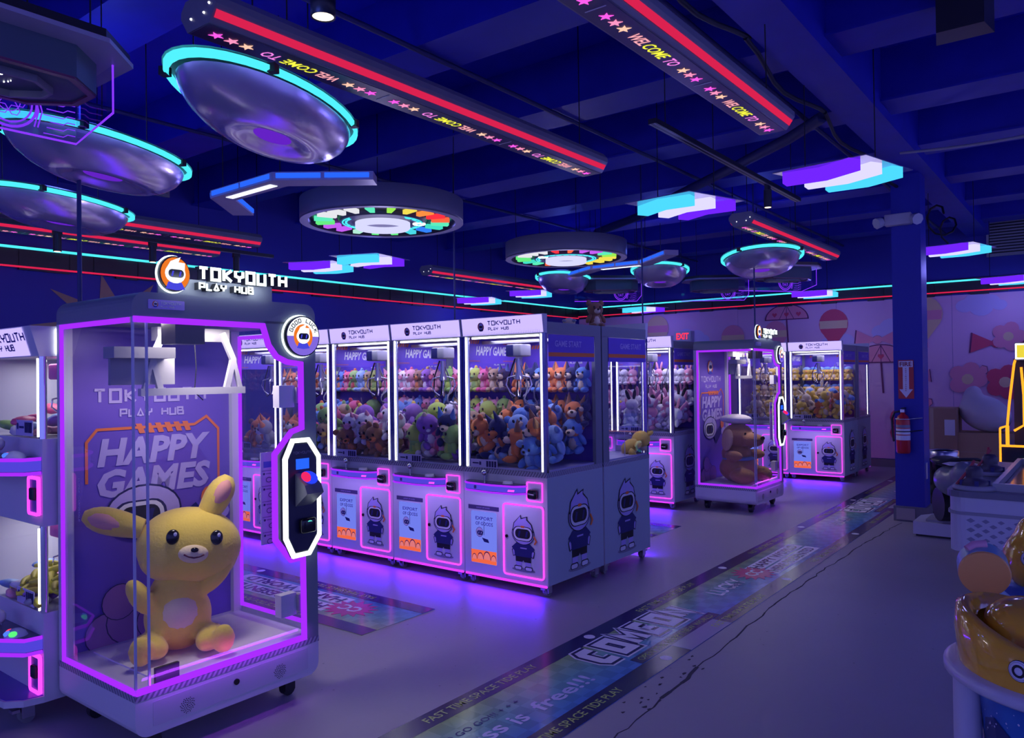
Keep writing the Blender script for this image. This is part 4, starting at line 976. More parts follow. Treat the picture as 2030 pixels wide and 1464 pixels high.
# single yellow toy lying in the rear machine, toys on top of the row
plush(('bear', 'yellow', 'cream', 'yellow'), (-3.33, 5.88, .93), 2.6, 1.3, 'yellow bear plush lying alone in the machine behind the near end one', None, (1.1, .3))
plush(('bear', 'brown', 'cream', 'brown'), (-3.45, 5.65, 1.986), .9, 1.0, 'brown bear plush sitting on top of the claw machine row', None)
plush(('bear', 'cream', 'white', 'grey'), (-3.62, 5.5, 1.986), .6, .75, 'small pale plush lying on top of the claw machine row', None, (1.2, 0))

def fused(mb, m, name, vox=.014, sm=8):
    me = mb.mesh(name, m); o = bpy.data.objects.new('tmp', me); COL.objects.link(o)
    r = o.modifiers.new('r', 'REMESH'); r.mode = 'VOXEL'; r.voxel_size = vox; r.use_smooth_shade = True
    s = o.modifiers.new('s', 'SMOOTH'); s.iterations = sm; s.factor = .5
    bpy.context.view_layer.update()
    out = bpy.data.meshes.new_from_object(o.evaluated_get(bpy.context.evaluated_depsgraph_get()))
    bpy.data.objects.remove(o); out.name = name
    if not out.materials: out.materials.append(m)
    for p in out.polygons: p.use_smooth = True
    return out
def rotq(ax, a): return Matrix.Rotation(a, 3, ax).to_quaternion()
# big yellow plush, plain generic rabbit-bear
by = mat('big_plush_yellow', (.95, .72, .1), .85, bump=.2, nscale=90, sheen=.3, noise=.05)
bc = mat('big_plush_cream', (.88, .72, .4), .85, bump=.2, nscale=90, sheen=.3)
T = thing('plush_toy', 'big yellow long-eared plush sitting in the foreground glass cabinet', 'plush toy', (-3.6, 1.99, .306), math.radians(66))
b = MB(); b.sph((0, 0, .15), (.155, .135, .165), 24, 14); b.sph((0, .01, .26), (.13, .115, .12), 20, 12)
for s in (-1, 1):
    b.sph((s * .13, -.13, .06), (.06, .12, .058), 16, 10, rotq('Z', s * -.45)); b.sph((s * .175, -.23, .075), (.055, .045, .07), 14, 9)
b.sph((.17, -.05, .33), (.045, .05, .11), 14, 9, rotq('Y', .75)); b.sph((-.17, -.07, .28), (.05, .05, .1), 14, 9, rotq('Y', -.5))
link('body', fused(b, by, 'body', .012), T)
link('belly_patch', MB().sph((0, -.03, .17), (.115, .112, .12), 22, 12).mesh('belly_patch', bc), T)
b = MB(); b.sph((0, -.01, .48), (.245, .185, .19), 28, 16); b.sph((-.08, -.02, .43), (.15, .15, .125), 18, 12); b.sph((.08, -.02, .43), (.15, .15, .125), 18, 12)
hd = link('head', fused(b, by, 'head', .013), T); hd.rotation_euler = (math.radians(-6), math.radians(7), 0)
def ear(mx, tip, r, nm):
    p0, p1 = Vector(mx), Vector(tip); d = p1 - p0
    b = MB(); n = 9
    b.tube([p0 + d * (k / n) for k in range(n + 1)], [r * v for v in (.8, .9, .98, 1.05, 1.1, 1.12, 1.1, 1.0, .8, .42)], 12)
    o = b.build(nm, by, T); e = MB(); q0 = p0 + d * .3; off = Vector((0, -r * .55, 0))
    e.tube([q0 + off + d * (.62 * k / 6) for k in range(7)], [r * v for v in (.3, .55, .66, .72, .7, .58, .25)], 10); e.build('inner_ear', mat('big_plush_pink', (.85, .4, .32), .85), o); return o
ear((-.15, .03, .58), (-.4, .08, .66), .058, 'ear'); ear((.13, .03, .6), (.25, .06, .8), .06, 'ear')
for x, z in ((-.085, .53), (.085, .53)):
    e = MB().sph((x * 1.15, -.175, z), (.03, .016, .036), 14, 9).build('eye', eye_m, hd)
    MB().sph((x * 1.15 + .008, -.19, z + .014), (.008, .004, .01), 8, 6).build('eye_glint', pwhite, e)
mz = MB().sph((0, -.178, .455), (.07, .04, .045), 16, 10).build('muzzle', bc, hd)
MB().sph((0, -.217, .475), (.018, .01, .012), 10, 7).build('nose', eye_m, mz)
MB().tube([(-.045 + .0225 * k, -.216 + .004 * abs(k - 2), .452 - .014 * math.sin(PI * k / 4)) for k in range(5)], .004, 6).build('mouth', mat('mouth_dark', (.15, .02, .03), .5), mz)
# big brown plush dog in the far cabinet
br = mat('big_plush_brown', (.42, .2, .1), .9, bump=.5, nscale=70, sheen=.3)
T = thing('plush_toy', 'big brown floppy-eared plush slumped in the far glass cabinet', 'plush toy', (-3.52, 8.98, .306), math.radians(72))
b = MB(); b.sph((0, 0, .16), (.25, .2, .17), 24, 14); b.sph((0, .03, .33), (.19, .16, .14), 20, 12)
for s in (-1, 1): b.sph((s * .17, -.2, .09), (.1, .16, .095), 16, 10, rotq('Z', s * -.25)); b.sph((s * .2, -.1, .32), (.06, .13, .06), 14, 9)
link('body', fused(b, br, 'body', .016), T)
b = MB(); b.sph((0, 0, .54), (.19, .18, .15), 24, 14); b.sph((0, -.2, .5), (.11, .16, .085), 18, 11)
link('head', fused(b, br, 'head', .015), T)
for s in (-1, 1): MB().sph((s * .19, .0, .5), (.035, .08, .13), 14, 10, rotq('Y', s * -.2)).build('ear', mat('big_plush_tan', (.6, .4, .26), .9, bump=.5, nscale=70), T)
MB().sph((0, -.355, .53), (.035, .02, .024), 10, 7).build('nose', eye_m, T)
for s in (-1, 1): MB().sph((s * .07, -.165, .57), (.016, .012, .02), 10, 7).build('eye', eye_m, T)
MB().sph((0, 0, .27), (.205, .175, .04), 22, 8).build('scarf', mat('scarf_blue', (.2, .3, .5), .9), T)
b = MB(); b.sph((0, 0, .0), (.19, .15, .06), 20, 10)
o = link('cushion', b.mesh('cushion', mat('cushion_white', (.75, .72, .78), .8, bump=.2, nscale=30)), None, (-3.54, 8.97, 1.045))
tag(o, 'flat white cushion lying on the head of the big brown plush', 'cushion')

# prize packets in the two-tier machine
def packet_mesh(c, s=(.05, .035, .018)):
    m = MB(); nu, nv = 6, 4; vs = []
    m.sph((0, 0, 0), s, 8, 6); return m.mesh('prize_packet', mat('packet_' + c, FC[c], .35))
pks = {c: packet_mesh(c) for c in ('pink', 'sky', 'grey', 'white', 'purple', 'rose', 'green')}
ban = MB().tube([(-.08, 0, 0), (-.04, .015, .006), (0, .02, .008), (.05, .012, .004), (.08, -.005, 0)], [.008, .016, .018, .015, .006], 8).mesh('prize_packet', mat('packet_yellow', (.7, .65, .05), .5))
for tier, z0, cols, n in (('upper', 1.335, ['pink', 'sky', 'rose', 'white', 'green', 'purple'], 34), ('lower', .52, ['grey', 'purple', 'white', 'pink', 'sky'], 34)):
    for i in range(n):
        c = cols[i % len(cols)]
        o = link('prize_packet', pks[c], None, (-4.1 - .085 * (i % 5) - random.uniform(0, .03), 1.58 + .085 * (i // 5) + random.uniform(-.02, .02), z0 + .022 + .05 * (i % 3) * (.5 if i < 10 else 1)), 0, (random.uniform(-.4, .4), random.uniform(-.4, .4), random.uniform(0, 3)), 1.25)
        tag(o, f'small {c} prize packet, {ORD[i % 5]} from right, {ORD[i // 5]} row of the {tier} tier', 'prize packet', f'{c} prize packets in the {tier} tier')
for i in range(16):
    o = link('yellow_toy', ban, None, (-4.05 - .08 * (i % 4) + random.uniform(-.02, .02), 1.56 + .04 * (i // 4), .555 + .03 * (i // 4) + .02 * (i % 2)), 0, (random.uniform(-.3, .3), random.uniform(-.3, .3), random.uniform(0, 3)))
    tag(o, f'yellow curved toy, {ORD[i % 4]} from right in {ORD[i // 4]} row of the lower tier', 'toy', 'yellow toys in the lower tier')
for j, z in enumerate((1.486, 1.566)):
    for i in range(5):
        o = link('prize_packet', pks['sky'], None, (-4.06 - .13 * i, 2.08, z + .022), 0, (0, 0, random.uniform(0, 3)), 1.2)
        tag(o, f"blue prize packet, {ORD[i]} from right on the {['lower', 'upper'][j]} shelf of the upper tier", 'prize packet', 'blue packets on the shelves of the upper tier')

# ------------------------------------------------------------------ hanging light fixtures
cable_m = mat('cable_black', (.01, .01, .02), .6)
def cables(t, pts, z0, rz=0.0, top=4.2):
    for x, y in pts: MB().cyl((x, y, z0), (x + random.uniform(-.01, .01), y, top), .004, n=5).build('suspension_cable', cable_m, t)
frame_m = mat('fixture_slate', (.2, .2, .25), .4)
lilac_m = mat('fixture_lilac', (.42, .38, .52), .45)
# WELCOME bars
starcol = [emis('star_magenta', (.95, .1, .75), 1.0), emis('star_rose', (1, .28, .5), 1.0), emis('star_cream', (1, .55, .4), 1.0)]
w_pink, w_yel, w_mag = emis('welcome_pink', (1, .4, .45), 1.0), emis('welcome_yellow', (.85, .85, .06), 1.0), emis('welcome_magenta', (.85, .22, .75), 1.0)
star_me = [MB().prism([((.034 if k % 2 == 0 else .014) * math.sin(k * PI / 5), (.034 if k % 2 == 0 else .014) * math.cos(k * PI / 5)) for k in range(10)], 'z', -.001, .001).mesh('star', m) for m in starcol]
def welcome_bar(ln, flip):
    t = thing('welcome_light_bar', 'x', 'light bar')
    cs = [(-.085, 0), (.085, 0), (.135, .07), (.135, .1), (.1, .14), (-.1, .14), (-.135, .1), (-.135, .07)]
    hb = MB(); n = len(cs)
    vs = [(x, -ln / 2, z) for x, z in cs] + [(x, ln / 2, z) for x, z in cs]
    hb.add(vs, [list(range(n)), list(range(n, 2 * n))[::-1]] + [(i, n + i, n + (i + 1) % n, (i + 1) % n) for i in range(n)]); hb.build('housing', frame_m, t)
    for s in (-1, 1):
        MB().add([(s * (.085 + .05 * k) + s * .004, y, .07 * k - .002) for k, y in ((.3, -ln / 2 + .01), (.3, ln / 2 - .01), (.72, ln / 2 - .01), (.72, -ln / 2 + .01))], [(0, 1, 2, 3)]).build('red_strip', n_red, t)
    MB().box(-.075, .075, -ln / 2 + .005, ln / 2 - .005, -.003, 0).build('text_panel', mat('welcome_panel', (.1, .08, .16), .4), t)
    per = ln / 3; R = (PI, 0, -PI / 2) if flip else (PI, 0, PI / 2)
    sg = -1 if flip else 1
    for k in range(3):
        c = -ln / 2 + per * (k + .5)
        for off, s, m, wd in ((-.155, 'WEL', w_pink, .12), (.01, 'COME', w_yel, .19), (.17, 'TO', w_mag, .085)):
            text('welcome_lettering', s, m, t, (0, c + sg * off, -.0045), .062, R, width=wd, bold=.015, shear=.25)
        for j in range(3):
            for q in (-1, 1): link('star', star_me[j], t, (0, c + q * (.445 - j * .075), -.005), 0)
        if k < 2: MB().box(-.05, .05, c + per / 2 - .003, c + per / 2 + .003, -.005, -.003).build('divider', pwhite, t)
    for x, z in ((-.05, .05), (.05, .05), (.09, .08)):
        MB().sph((x, -ln / 2 - .003, z), .006, 6, 5).build('rivet', emis('rivet_white', (.9, .9, 1), 1.2), t)
    cables(t, ((-.05, -ln / 2 + .3), (.05, ln / 2 - .25)), .14, top=1.1)
    return t
wb1 = welcome_bar(3.18, True); wb1.location = (-3.05, 3.39, 3.1); wb1['label'] = 'long WELCOME TO light bar, lettering upside down, above the foreground cabinet'; wb1['group'] = 'WELCOME light bars'
wb2 = welcome_bar(3.18, False); wb2.location = (-1.64, 3.25, 3.1); wb2['label'] = 'long WELCOME TO light bar running out of the top of the photo'; wb2['group'] = 'WELCOME light bars'
for src, loc, lab in ((wb1, (-2.95, 9.3, 3.1), 'short-looking far WELCOME light bar hanging over the far glass cabinet'), (wb1, (-7.93, 9.85, 3.1), 'far WELCOME light bar between the two ring lights'),
                      (wb1, (-7.71, 3.64, 3.1), 'WELCOME light bar on the left just below the saucer lights'), (wb1, (-8.62, 3.7, 3.1), 'WELCOME light bar nearest the left wall, crossed by a track light')):
    dup(src, loc, 0, lab, 'WELCOME light bars')

# saucer lights
sau_m = mat('saucer_pearl', (.72, .62, .85), .24, .65, bump=.6, nscale=2.2)
def saucer():
    t = thing('saucer_light', 'x', 'ceiling light')
    ax, ay = .33, .7
    b = MB(); prof = [(1.0, .0), (.97, -.04), (.9, -.085), (.78, -.13), (.62, -.165), (.5, -.172), (.4, -.163), (.32, -.145), (.2, -.13), (0, -.125)]
    b.lathe([(r, z) for r, z in prof], 40, sx=ax * .95, sy=ay * .95); b.build('bowl', sau_m, t)
    b = MB(); b.lathe([(1.0, 0), (1.05, .01), (1.05, .03), (1.0, .036)], 40, sx=ax, sy=ay); b.build('glow_rim', n_cyan, t)
    b = MB(); b.lathe([(1.06, .038), (.9, .06), (0, .065)], 40, sx=ax, sy=ay); b.build('lid', frame_m, t)
    for a in (.5, 2.3, 4.0, 5.6): 
        x, y = ax * 1.04 * math.cos(a), ay * 1.04 * math.sin(a)
        MB().box(x - .02, x + .02, y - .02, y + .02, .0, .04).build('rim_clip', dark, t)
    b = MB(); b.lathe([(.22, -.132), (.0, -.138)], 20, sx=ax * 1.4, sy=ay); b.build('lens', emis('saucer_violet', (.16, .02, .7), .7), t)
    text('saucer_lettering', 'Romeo', dark, t, (.12, .34, -.174), .03, (PI, 0, PI / 2))
    cables(t, ((-.25, -.3), (.25, -.3), (0, .4)), .09, top=1.2)
    lamp('ceiling_fill', 'POINT', (.1, .16, 1), 5, t, (0, 0, .3), size=.1)  # added blue fill above the lid, there to brighten the ceiling
    return t
sc0 = saucer(); rzs = math.radians(25); sc0.location = (-3.42, 2.43, 2.99); sc0.rotation_euler.z = rzs
sc0['label'] = 'nearest silver saucer light with a cyan rim, below the WELCOME bar'; sc0['group'] = 'saucer ceiling lights'
for loc, lab in (((-4.9, 2.25, 3.0), 'silver saucer light with a cyan rim, middle of the three at left'), ((-6.6, 2.7, 3.0), 'lowest of the three silver saucer lights at the left'),
                 ((-3.39, 9.5, 3.0), 'far saucer light with cyan rim below the short far WELCOME bar'), ((-4.88, 9.71, 3.0), 'far saucer light with cyan rim, middle of the far three'), ((-6.36, 9.54, 3.0), 'smallest far saucer light just below the farther ring light')):
    o = dup(sc0, loc, rzs, lab, 'saucer ceiling lights')
    if loc[1] > 8: k = 1.4 if loc[0] > -4 else 1.15; o.scale = (k, k, 1)

# ring lights
def ring_light(cols, lab, loc, rz=0):
    t = thing('ring_light', lab, 'ceiling light', loc, rz, 'ring ceiling lights')
    b = MB(); b.lathe([(.66, .0), (.72, .0), (.725, .02), (.725, .19), (.7, .2), (0, .2)], 56); b.build('drum', frame_m, t)
    b = MB(); b.lathe([(.655, -.002), (.725, -.004)], 56); b.build('rim', lilac_m, t)
    b = MB(); b.lathe([(.66, .0), (.64, .035), (.0, .036)], 48); b.build('recess', mat('ring_black', (.012, .01, .025), .3), t)
    for k in range(20):
        a = 2 * PI * k / 20; c = cols[k % len(cols)]
        q = [(.44, -.02), (.6, -.034), (.6, .034), (.44, .02)]
        P2 = [(x * math.cos(a) - y * math.sin(a), x * math.sin(a) + y * math.cos(a)) for x, y in q]
        MB().prism(P2, 'z', .0, .034).build('colour_wedge', c, t)
    b = MB(); b.lathe([(.38, .0), (.4, .034)], 40); b.lathe([(0, -.001), (.38, .0)], 40); b.build('inner_disc', mat('ring_grey', (.1, .09, .16), .4), t)
    arc = MB(); ribbon(arc, ngon(0, 0, .355, .355, 30, -.2, 4.6), .012, -.006, -.001, axis='z')
    for k in range(18):
        a = k * .26 - .1; ribbon(arc, ngon(0, 0, .325, .325, 2, a, a + .17), .02, -.006, -.001, axis='z')
    arc.build('cyan_arc', n_cyan, t)
    b = MB(); b.lathe([(.19, .0), (.195, -.05), (.235, -.055), (.245, -.045), (.245, 0)], 40); b.build('white_ring', emis('ring_white', (.62, .62, .95), 1.0, True), t)
    b = MB(); b.lathe([(.03, -.008), (.055, -.008), (.06, 0)], 18, (.22, .24, 0)); b.build('small_ring', n_white, t)
    cables(t, ((.5, .4), (-.5, .4), (0, -.6)), .2, top=1.2)
    lamp('ring_lamp', 'POINT', (.6, .55, 1), 9, t, (0, 0, -.4), size=.05)
    return t
wc = lambda n, c: emis('wedge_' + n, c, 1.0)
cA = [wc('orange', (.95, .25, .05)), wc('red', (.9, .03, .05)), wc('redorange', (.9, .12, .05)), wc('mint', (.1, .75, .45)), wc('teal', (.05, .65, .5)), wc('blue', (.03, .2, .9)), wc('cyan', (.06, .6, .7)), wc('green', (.12, .75, .2)), wc('green', 0), wc('pale', (.4, .75, .6)), wc('violet', (.5, .1, .8)), wc('violet', 0), wc('green', 0), wc('mint', 0), wc('white', (.7, .7, .75)), wc('white', 0), wc('white', 0), wc('mint', 0), wc('lime', (.3, .75, .08)), wc('yellow', (.8, .65, .08))]
cB = cA[7:9] + cA[14:17] + cA[1:3] + cA[10:12] + cA[17:] + [cA[19]] * 3 + cA[:6]
ring_light(cA, 'large round ring light with a rainbow of lit wedges, nearer one', (-5.16, 4.82, 2.99))
ring_light(cB, 'round ring light with lit wedges, farther one to the right', (-5.13, 7.75, 2.99), 3.5)

# triple chevron lights
ch_p, ch_w, ch_c = emis('chevron_violet', (.14, .015, .9), 1.1), emis('chevron_white', (.62, .58, .95), 1.1), emis('chevron_cyan', (.06, .55, .85), 1.15)
def chevron():
    t = thing('chevron_light', 'x', 'ceiling light')
    MB().prism([(-.4, -.26), (.24, -.34), (.4, .3), (-.2, .36)], 'z', .03, .036).build('back_plate', mat('chevron_plate', (.6, .55, .7), .2, .7), t)
    for i, m in enumerate((ch_p, ch_w, ch_c)):
        x0, y0 = -.34 + i * .09, -.21 + i * .2
        b = MB(); ribbon(b, [(x0, y0 + .03), (x0 + .26, y0 + .04), (x0 + .5, y0 - .09)], .105, -.045, .03, axis='z')
        b.build('lit_tube', m, t)
    cables(t, ((-.25, 0), (.2, .1)), .04, top=1.2)
    lamp('chevron_lamp', 'POINT', (.24, .22, 1), 7.5, t, (0, 0, -.2), size=.1)
    return t
ch0 = chevron(); ch0.location = (-1.47, 5.75, 2.98); ch0['label'] = 'large chevron light of violet, white and cyan tubes beside the girder'; ch0['group'] = 'triple chevron lights'
for loc, rz, lab in (((-2.75, 5.95, 2.98), PI, 'large chevron light with cyan tube uppermost, left of the track rail'), ((-1.4, 10.2, 2.98), 0, 'small chevron light right of the blue column'),
                     ((-7.75, 6.2, 2.98), .6, 'far chevron light left of the nearer ring light, violet end leftmost'), ((-6.9, 6.25, 2.98), PI + .5, 'far chevron light directly below the nearer ring light'),
                     ((-8.3, 9.9, 2.85), .6, 'tiny far chevron light near the left wall over the long row'), ((-7.75, 10.6, 2.98), .6, 'tiny far chevron light beneath the far WELCOME bar'),
                     ((-7.0, 13.2, 2.82), PI, 'flat chevron light over the pink mural near the exit sign'), ((-3.75, 12.9, 2.85), .3, 'thin chevron light high above the farthest claw machine'),
                     ((-1.1, 13.2, 2.88), 0, 'chevron light at the right edge over the mural')):
    dup(ch0, loc, rz, lab, 'triple chevron lights')

# angular blue-edged bars
def bent_bar(path, lab, z):
    t = thing('angular_light', lab, 'ceiling light', (path[1][0], path[1][1], z), 0, 'blue-edged angular lights')
    P2 = [(x - path[1][0], y - path[1][1]) for x, y in path]
    ribbon(MB(), P2, .17, 0, .06, axis='z').build('housing', lilac_m, t)
    Lf, Rt = offset_path(P2, .176)
    for k in range(len(P2) - 1):
        for side in (Lf, Rt):
            a, c = side[k], side[k + 1]; d = (c - a)
            for u in ((.04, .48), (.52, .96)):
                q0, q1 = a + d * u[0], a + d * u[1]
                ribbon(MB(), [q0, q1], .012, .016, .05, axis='z').build('blue_strip', n_blue, t)
    a, c = Vector(P2[1]), Vector(P2[2]); d = c - a; pw = [a + d * .12, a + d * .9]
    ribbon(MB(), pw, .06, -.004, .0, axis='z').build('white_panel', emis('panel_white', (.75, .78, .95), 1.4), t)
    cables(t, ((0, 0), P2[2]), .06, top=1.2)
bent_bar([(-5.8, 3.82), (-5.4, 3.38), (-4.65, 3.36), (-4.12, 3.78)], 'angular grey light with blue edges left of the nearer ring light', 2.99)
bent_bar([(-5.9, 9.1), (-5.3, 8.72), (-4.6, 8.75), (-3.98, 8.22)], 'angular grey light with blue edges right of the farther ring light', 2.97)

# octagon fixtures with a hologram pane
def octa(sx=1.0):
    t = thing('hologram_light', 'x', 'ceiling light')
    def oct_(rx, ry, c): return [(-rx, -ry + c), (-rx + c, -ry), (rx - c, -ry), (rx, -ry + c), (rx, ry - c), (rx - c, ry), (-rx + c, ry), (-rx, ry - c)]
    MB().prism(oct_(.6, .38, .2), 'z', .07, .09).build('top_plate', lilac_m, t)
    MB().prism(oct_(.59, .37, .2), 'z', .09, .13).build('plate_edge', dark, t)
    MB().prism(oct_(.47, .25, .15), 'z', -.07, .07).build('body', mat('octagon_teal', (.07, .1, .16), .5), t)
    ribbon(MB(), oct_(.455, .235, .15), .03, -.08, -.07, True, axis='z').build('rim', mat('octagon_maroon', (.2, .05, .12), .3), t)
    ribbon(MB(), oct_(.3, .14, .1), .016, -.1, -.07, True, axis='z').build('inner_collar', frame_m, t)
    d = MB()
    for cx, r in ((-.12, .07), (.1, .055)):
        for k in range(14):
            a = k * 2 * PI / 14 * .8; q = .003 + .009 * (k / 14)
            d.cyl((cx + r * math.cos(a), .0 + r * math.sin(a), -.075), (cx + r * math.cos(a), r * math.sin(a), -.07), q * .7, n=8)
    d.build('led_dots', n_white, t)
    # hologram pane at the far side, bent at the right end
    yv = .3
    pane = MB(); pane.pane(-.6, .55, yv, yv + .006, -.2, .07); pane.build('hologram_pane', glassmat('holo_acrylic', (.75, .7, 1), 1.0) if 'holo_acrylic' not in MATS else MATS['holo_acrylic'], t)
    pane2 = MB(); pane2.add([(.55, yv, -.2), (.52, -.15, -.15), (.52, -.15, .07), (.55, yv, .07)], [(0, 1, 2, 3)]); pane2.build('hologram_pane', MATS['holo_acrylic'], t)
    e = MB(); e.tube([(-.6, yv, -.2), (.55, yv, -.2), (.52, -.15, -.15), (.52, -.15, .07)], .005, 6); e.build('pane_edge', emis('holo_edge', (.2, .03, 1), 1.2), t)
    for r, wd in ((.17, .012), (.14, .008), (.07, .004)):
        ribbon(MB(), ngon(.25, -.06, r * .72, r * .72, 30), wd, yv - .004, yv - .001, True).build('hologram_line', n_holo, t)
    h = MB()
    for k in range(6):
        a = k * PI / 3; ribbon(h, ngon(.25 + .05 * math.cos(a), -.06 + .05 * math.sin(a), .024, .024, 6), .003, yv - .004, yv - .001, True)
    h.build('hologram_line', n_holo, t)
    for k in range(7):
        z = -.18 + k * .03; x0 = .4 + .015 * (k % 3)
        ribbon(MB(), [(x0, z), (.49, z), (.51, z + .015), (.545, z + .015)], .004, yv - .004, yv - .001).build('hologram_line', n_holo, t)
    h = MB()
    for x in (.36, .375): ribbon(h, [(x, -.16), (x + .02, -.08), (x, 0)], .006, yv - .004, yv - .001)
    h.build('hologram_line', n_holo, t)
    cables(t, ((-.4, -.2), (.4, -.2), (.3, .2)), .13, top=1.2)
    return t
oc0 = octa(); oc0.location = (-3.75, 1.18, 2.98); oc0.rotation_euler.z = PI / 2; oc0['label'] = 'octagonal fixture with a violet hologram pane at the top left'; oc0['group'] = 'hologram ceiling fixtures'
for loc, rz, lab in (((-5.95, 10.2, 2.93), .75, 'far hologram fixture below the farther ring light'), ((-4.72, 11.3, 2.93), .6, 'far hologram fixture with glowing wheel, middle one'), ((-3.5, 10.6, 2.93), .9, 'far hologram fixture half behind the rightmost far saucer light')):
    o = dup(oc0, loc, rz, lab, 'hologram ceiling fixtures'); o.scale = (.85, .85, 1)

# track lights
def track(lab, a, b, spots_, z):
    t = thing('track_light', lab, 'track light', (a[0], a[1], z), math.atan2(b[1] - a[1], b[0] - a[0]) - PI / 2)
    ln = math.hypot(b[0] - a[0], b[1] - a[1])
    MB().box(-.03, .03, 0, ln, 0, .035).build('rail', dark, t)
    for s in (-.016, .016): MB().box(s - .004, s + .004, 0, ln, -.002, 0).build('rail_slot', greyp, t)
    for y in spots_:
        s = MB(); s.cyl((0, y, -.2), (0, y, -.04), .035, n=14); s.box(-.015, .015, y - .04, y + .04, -.05, 0); so = s.build('spot_head', dark, t)
        MB().cyl((0, y, -.203), (0, y, -.2), .028, n=14).build('spot_lens', emis('spot_warm', (1, .8, .55), 1.6), so)
    cables(t, ((0, .2), (0, ln - .2)), .035, top=4.2 - z)
track('black track rail with one lit spot between the chevron lights', (-2.43, 4.75), (-2.43, 7.87), (2.25,), 3.3)
track('black track rail with dark spots in front of the left bars', (-7.66, 2.2), (-7.66, 5.42), (.9, 1.8, 2.75), 3.0)
t = thing('downlight', 'round recessed downlight at the top edge of the photo', 'downlight', (-3.45, 2.79, 3.62))
MB().lathe([(.06, -.0), (.07, 0), (.07, .15), (0, .15)], 20).build('can', dark, t); MB().lathe([(0, .01), (.06, .005)], 20).build('lens', emis('downlight_warm', (1, .85, .6), 2.0), t)
MB().cyl((0, 0, .15), (0, 0, .58), .01, n=6).build('stem', cable_m, t)

# conduits, pipes, wires, vents
def pipe(name, lab, cat, pts, r, m): return tag(MB().tube(pts, r, 6).build(name, m), lab, cat)
duct_m = mat('duct_blue', (.02, .022, .12), .6)
for x, y, lab in ((-5.0, 2.15, 'dark vertical rod hanging left of the foreground cabinet'), (-5.27, 5.9, 'dark vertical rod beside the nearer ring light'), (-4.3, 8.1, 'thin dark rod dropping to the second machine row'), (-3.3, 9.0, 'thin dark rod dropping to the far glass cabinet')):
    tag(MB().cyl((x, y, 2.02), (x, y, 4.2), .014 if y < 3 else .009, n=8).build('hanging_rod', mat('rod_blue', (.02, .03, .16), .5)), lab, 'rod')
pts = [(-5.4, 8.9, 3.5), (-4.6, 8.6, 3.56), (-3.9, 8.2, 3.64), (-3.0, 7.6, 3.68), (-2.2, 6.9, 3.66), (-1.8, 6.5, 3.66)]
pipe('flexible_duct', 'dark flexible duct curving under the joists at the centre right', 'duct', pts, .05, duct_m)
for x, lab in ((-3.55, 'thin conduit under the joists left of the long WELCOME bar'), (-2.0, 'thin conduit under the joists between the WELCOME bars'), (-6.2, 'thin conduit under the joists far left')):
    pipe('conduit', lab, 'conduit', [(x, -1, 3.74), (x, 13.9, 3.74)], .018, duct_m)
pipe('loose_cable', 'grey cable sagging from the girder to the right', 'cable', [(-1.5 + k * .25, 7.9 - .1 * k, 3.62 - .14 * math.sin(PI * k / 10)) for k in range(11)], .012, greyp)
for k in range(4):
    yy = 3.0 + k * 1.7
    pipe('cable_bundle', f"dark sagging cable, {ORD[k]} from the near end along the girder", 'cable', [(-1.78 + .03 * math.sin(j + k), yy + j * .22, 3.7 - .08 * math.sin(PI * j / 8) - .02 * k) for j in range(9)], .016, cable_m)
pipe('cable_loop', 'black cable loops hanging below the girder right of the column', 'cable', [(-1.55 + .12 * math.cos(j * .7), 9.8 + .1 * j, 3.35 + .14 * math.sin(j * .7)) for j in range(16)], .012, cable_m)
def vent(lab, loc, rz, w_, h_, n):
    t = thing('air_vent', lab, 'vent', loc, rz)
    ribbon(MB(), [(-w_ / 2, 0), (w_ / 2, 0), (w_ / 2, h_), (-w_ / 2, h_)], .03, -.03, 0, True).build('frame', greyp, t)
    MB().box(-w_ / 2, w_ / 2, -.006, 0, 0, h_).build('backing', dark, t)
    for k in range(n):
        z = h_ * (k + .5) / n; MB().box(-w_ / 2, w_ / 2, -.025, -.008, z - h_ / n * .28, z + h_ / n * .22).build('slat', greyp, t)
vent('pale louvred wall vent above the saucer lights at left', (XL + .01, 4.6, 3.82), -PI / 2 + PI, .55, .3, 7)
vent('small louvred vent high on the left wall near the corner', (XL + .01, 12.9, 3.8), PI / 2, .4, .3, 7)
vent('large louvred return-air vent high on the back wall at right', (-.95, YB - .01, 3.35), 0, 1.0, .62, 14)
t = thing('emergency_light', 'white emergency light unit with two heads on the blue column', 'emergency light', (-1.74, 9.0, 3.2))
MB().rbox(-.13, .13, -.05, .05, -.06, .06, .012).build('housing', mat('unit_grey', (.5, .5, .55), .5), t)
for s in (-1, 1): MB().cyl((s * .16, -.03, -.01), (s * .2, -.075, -.03), .055, .06, 8).build('lamp_head', mat('unit_lens', (.55, .55, .62), .3), t)
tag(MB().lathe([(0, -.05), (.08, -.05), (.1, 0)], 20, (-1.1, 9.1, 4.19)).build('smoke_detector', greyp), 'pale round disc on the dark ceiling at right', 'detector')
t = thing('ceiling_speaker', 'dark boxy speaker hanging from the ceiling at the top right', 'speaker', (-.64, 5.15, 3.55))
MB().prism([(-.12, -.1), (.12, -.1), (.15, .1), (-.15, .1)], 'z', 0, .3).build('cabinet', dark, t); MB().box(-.02, .02, -.02, .02, .3, .65).build('bracket', dark, t)
t = thing('exit_sign', 'red EXIT sign low on the mural wall', 'exit sign', (-6.54, 13.96, 2.22))
MB().box(-.17, .17, -.03, .03, 0, .2).build('box', mat('unit_grey', (.5, .5, .55), .5), t); text('exit_lettering', 'EXIT', emis('exit_red', (.95, .03, .08), 1.3), t, (0, -.034, .1), .12, width=.26, bold=.03)

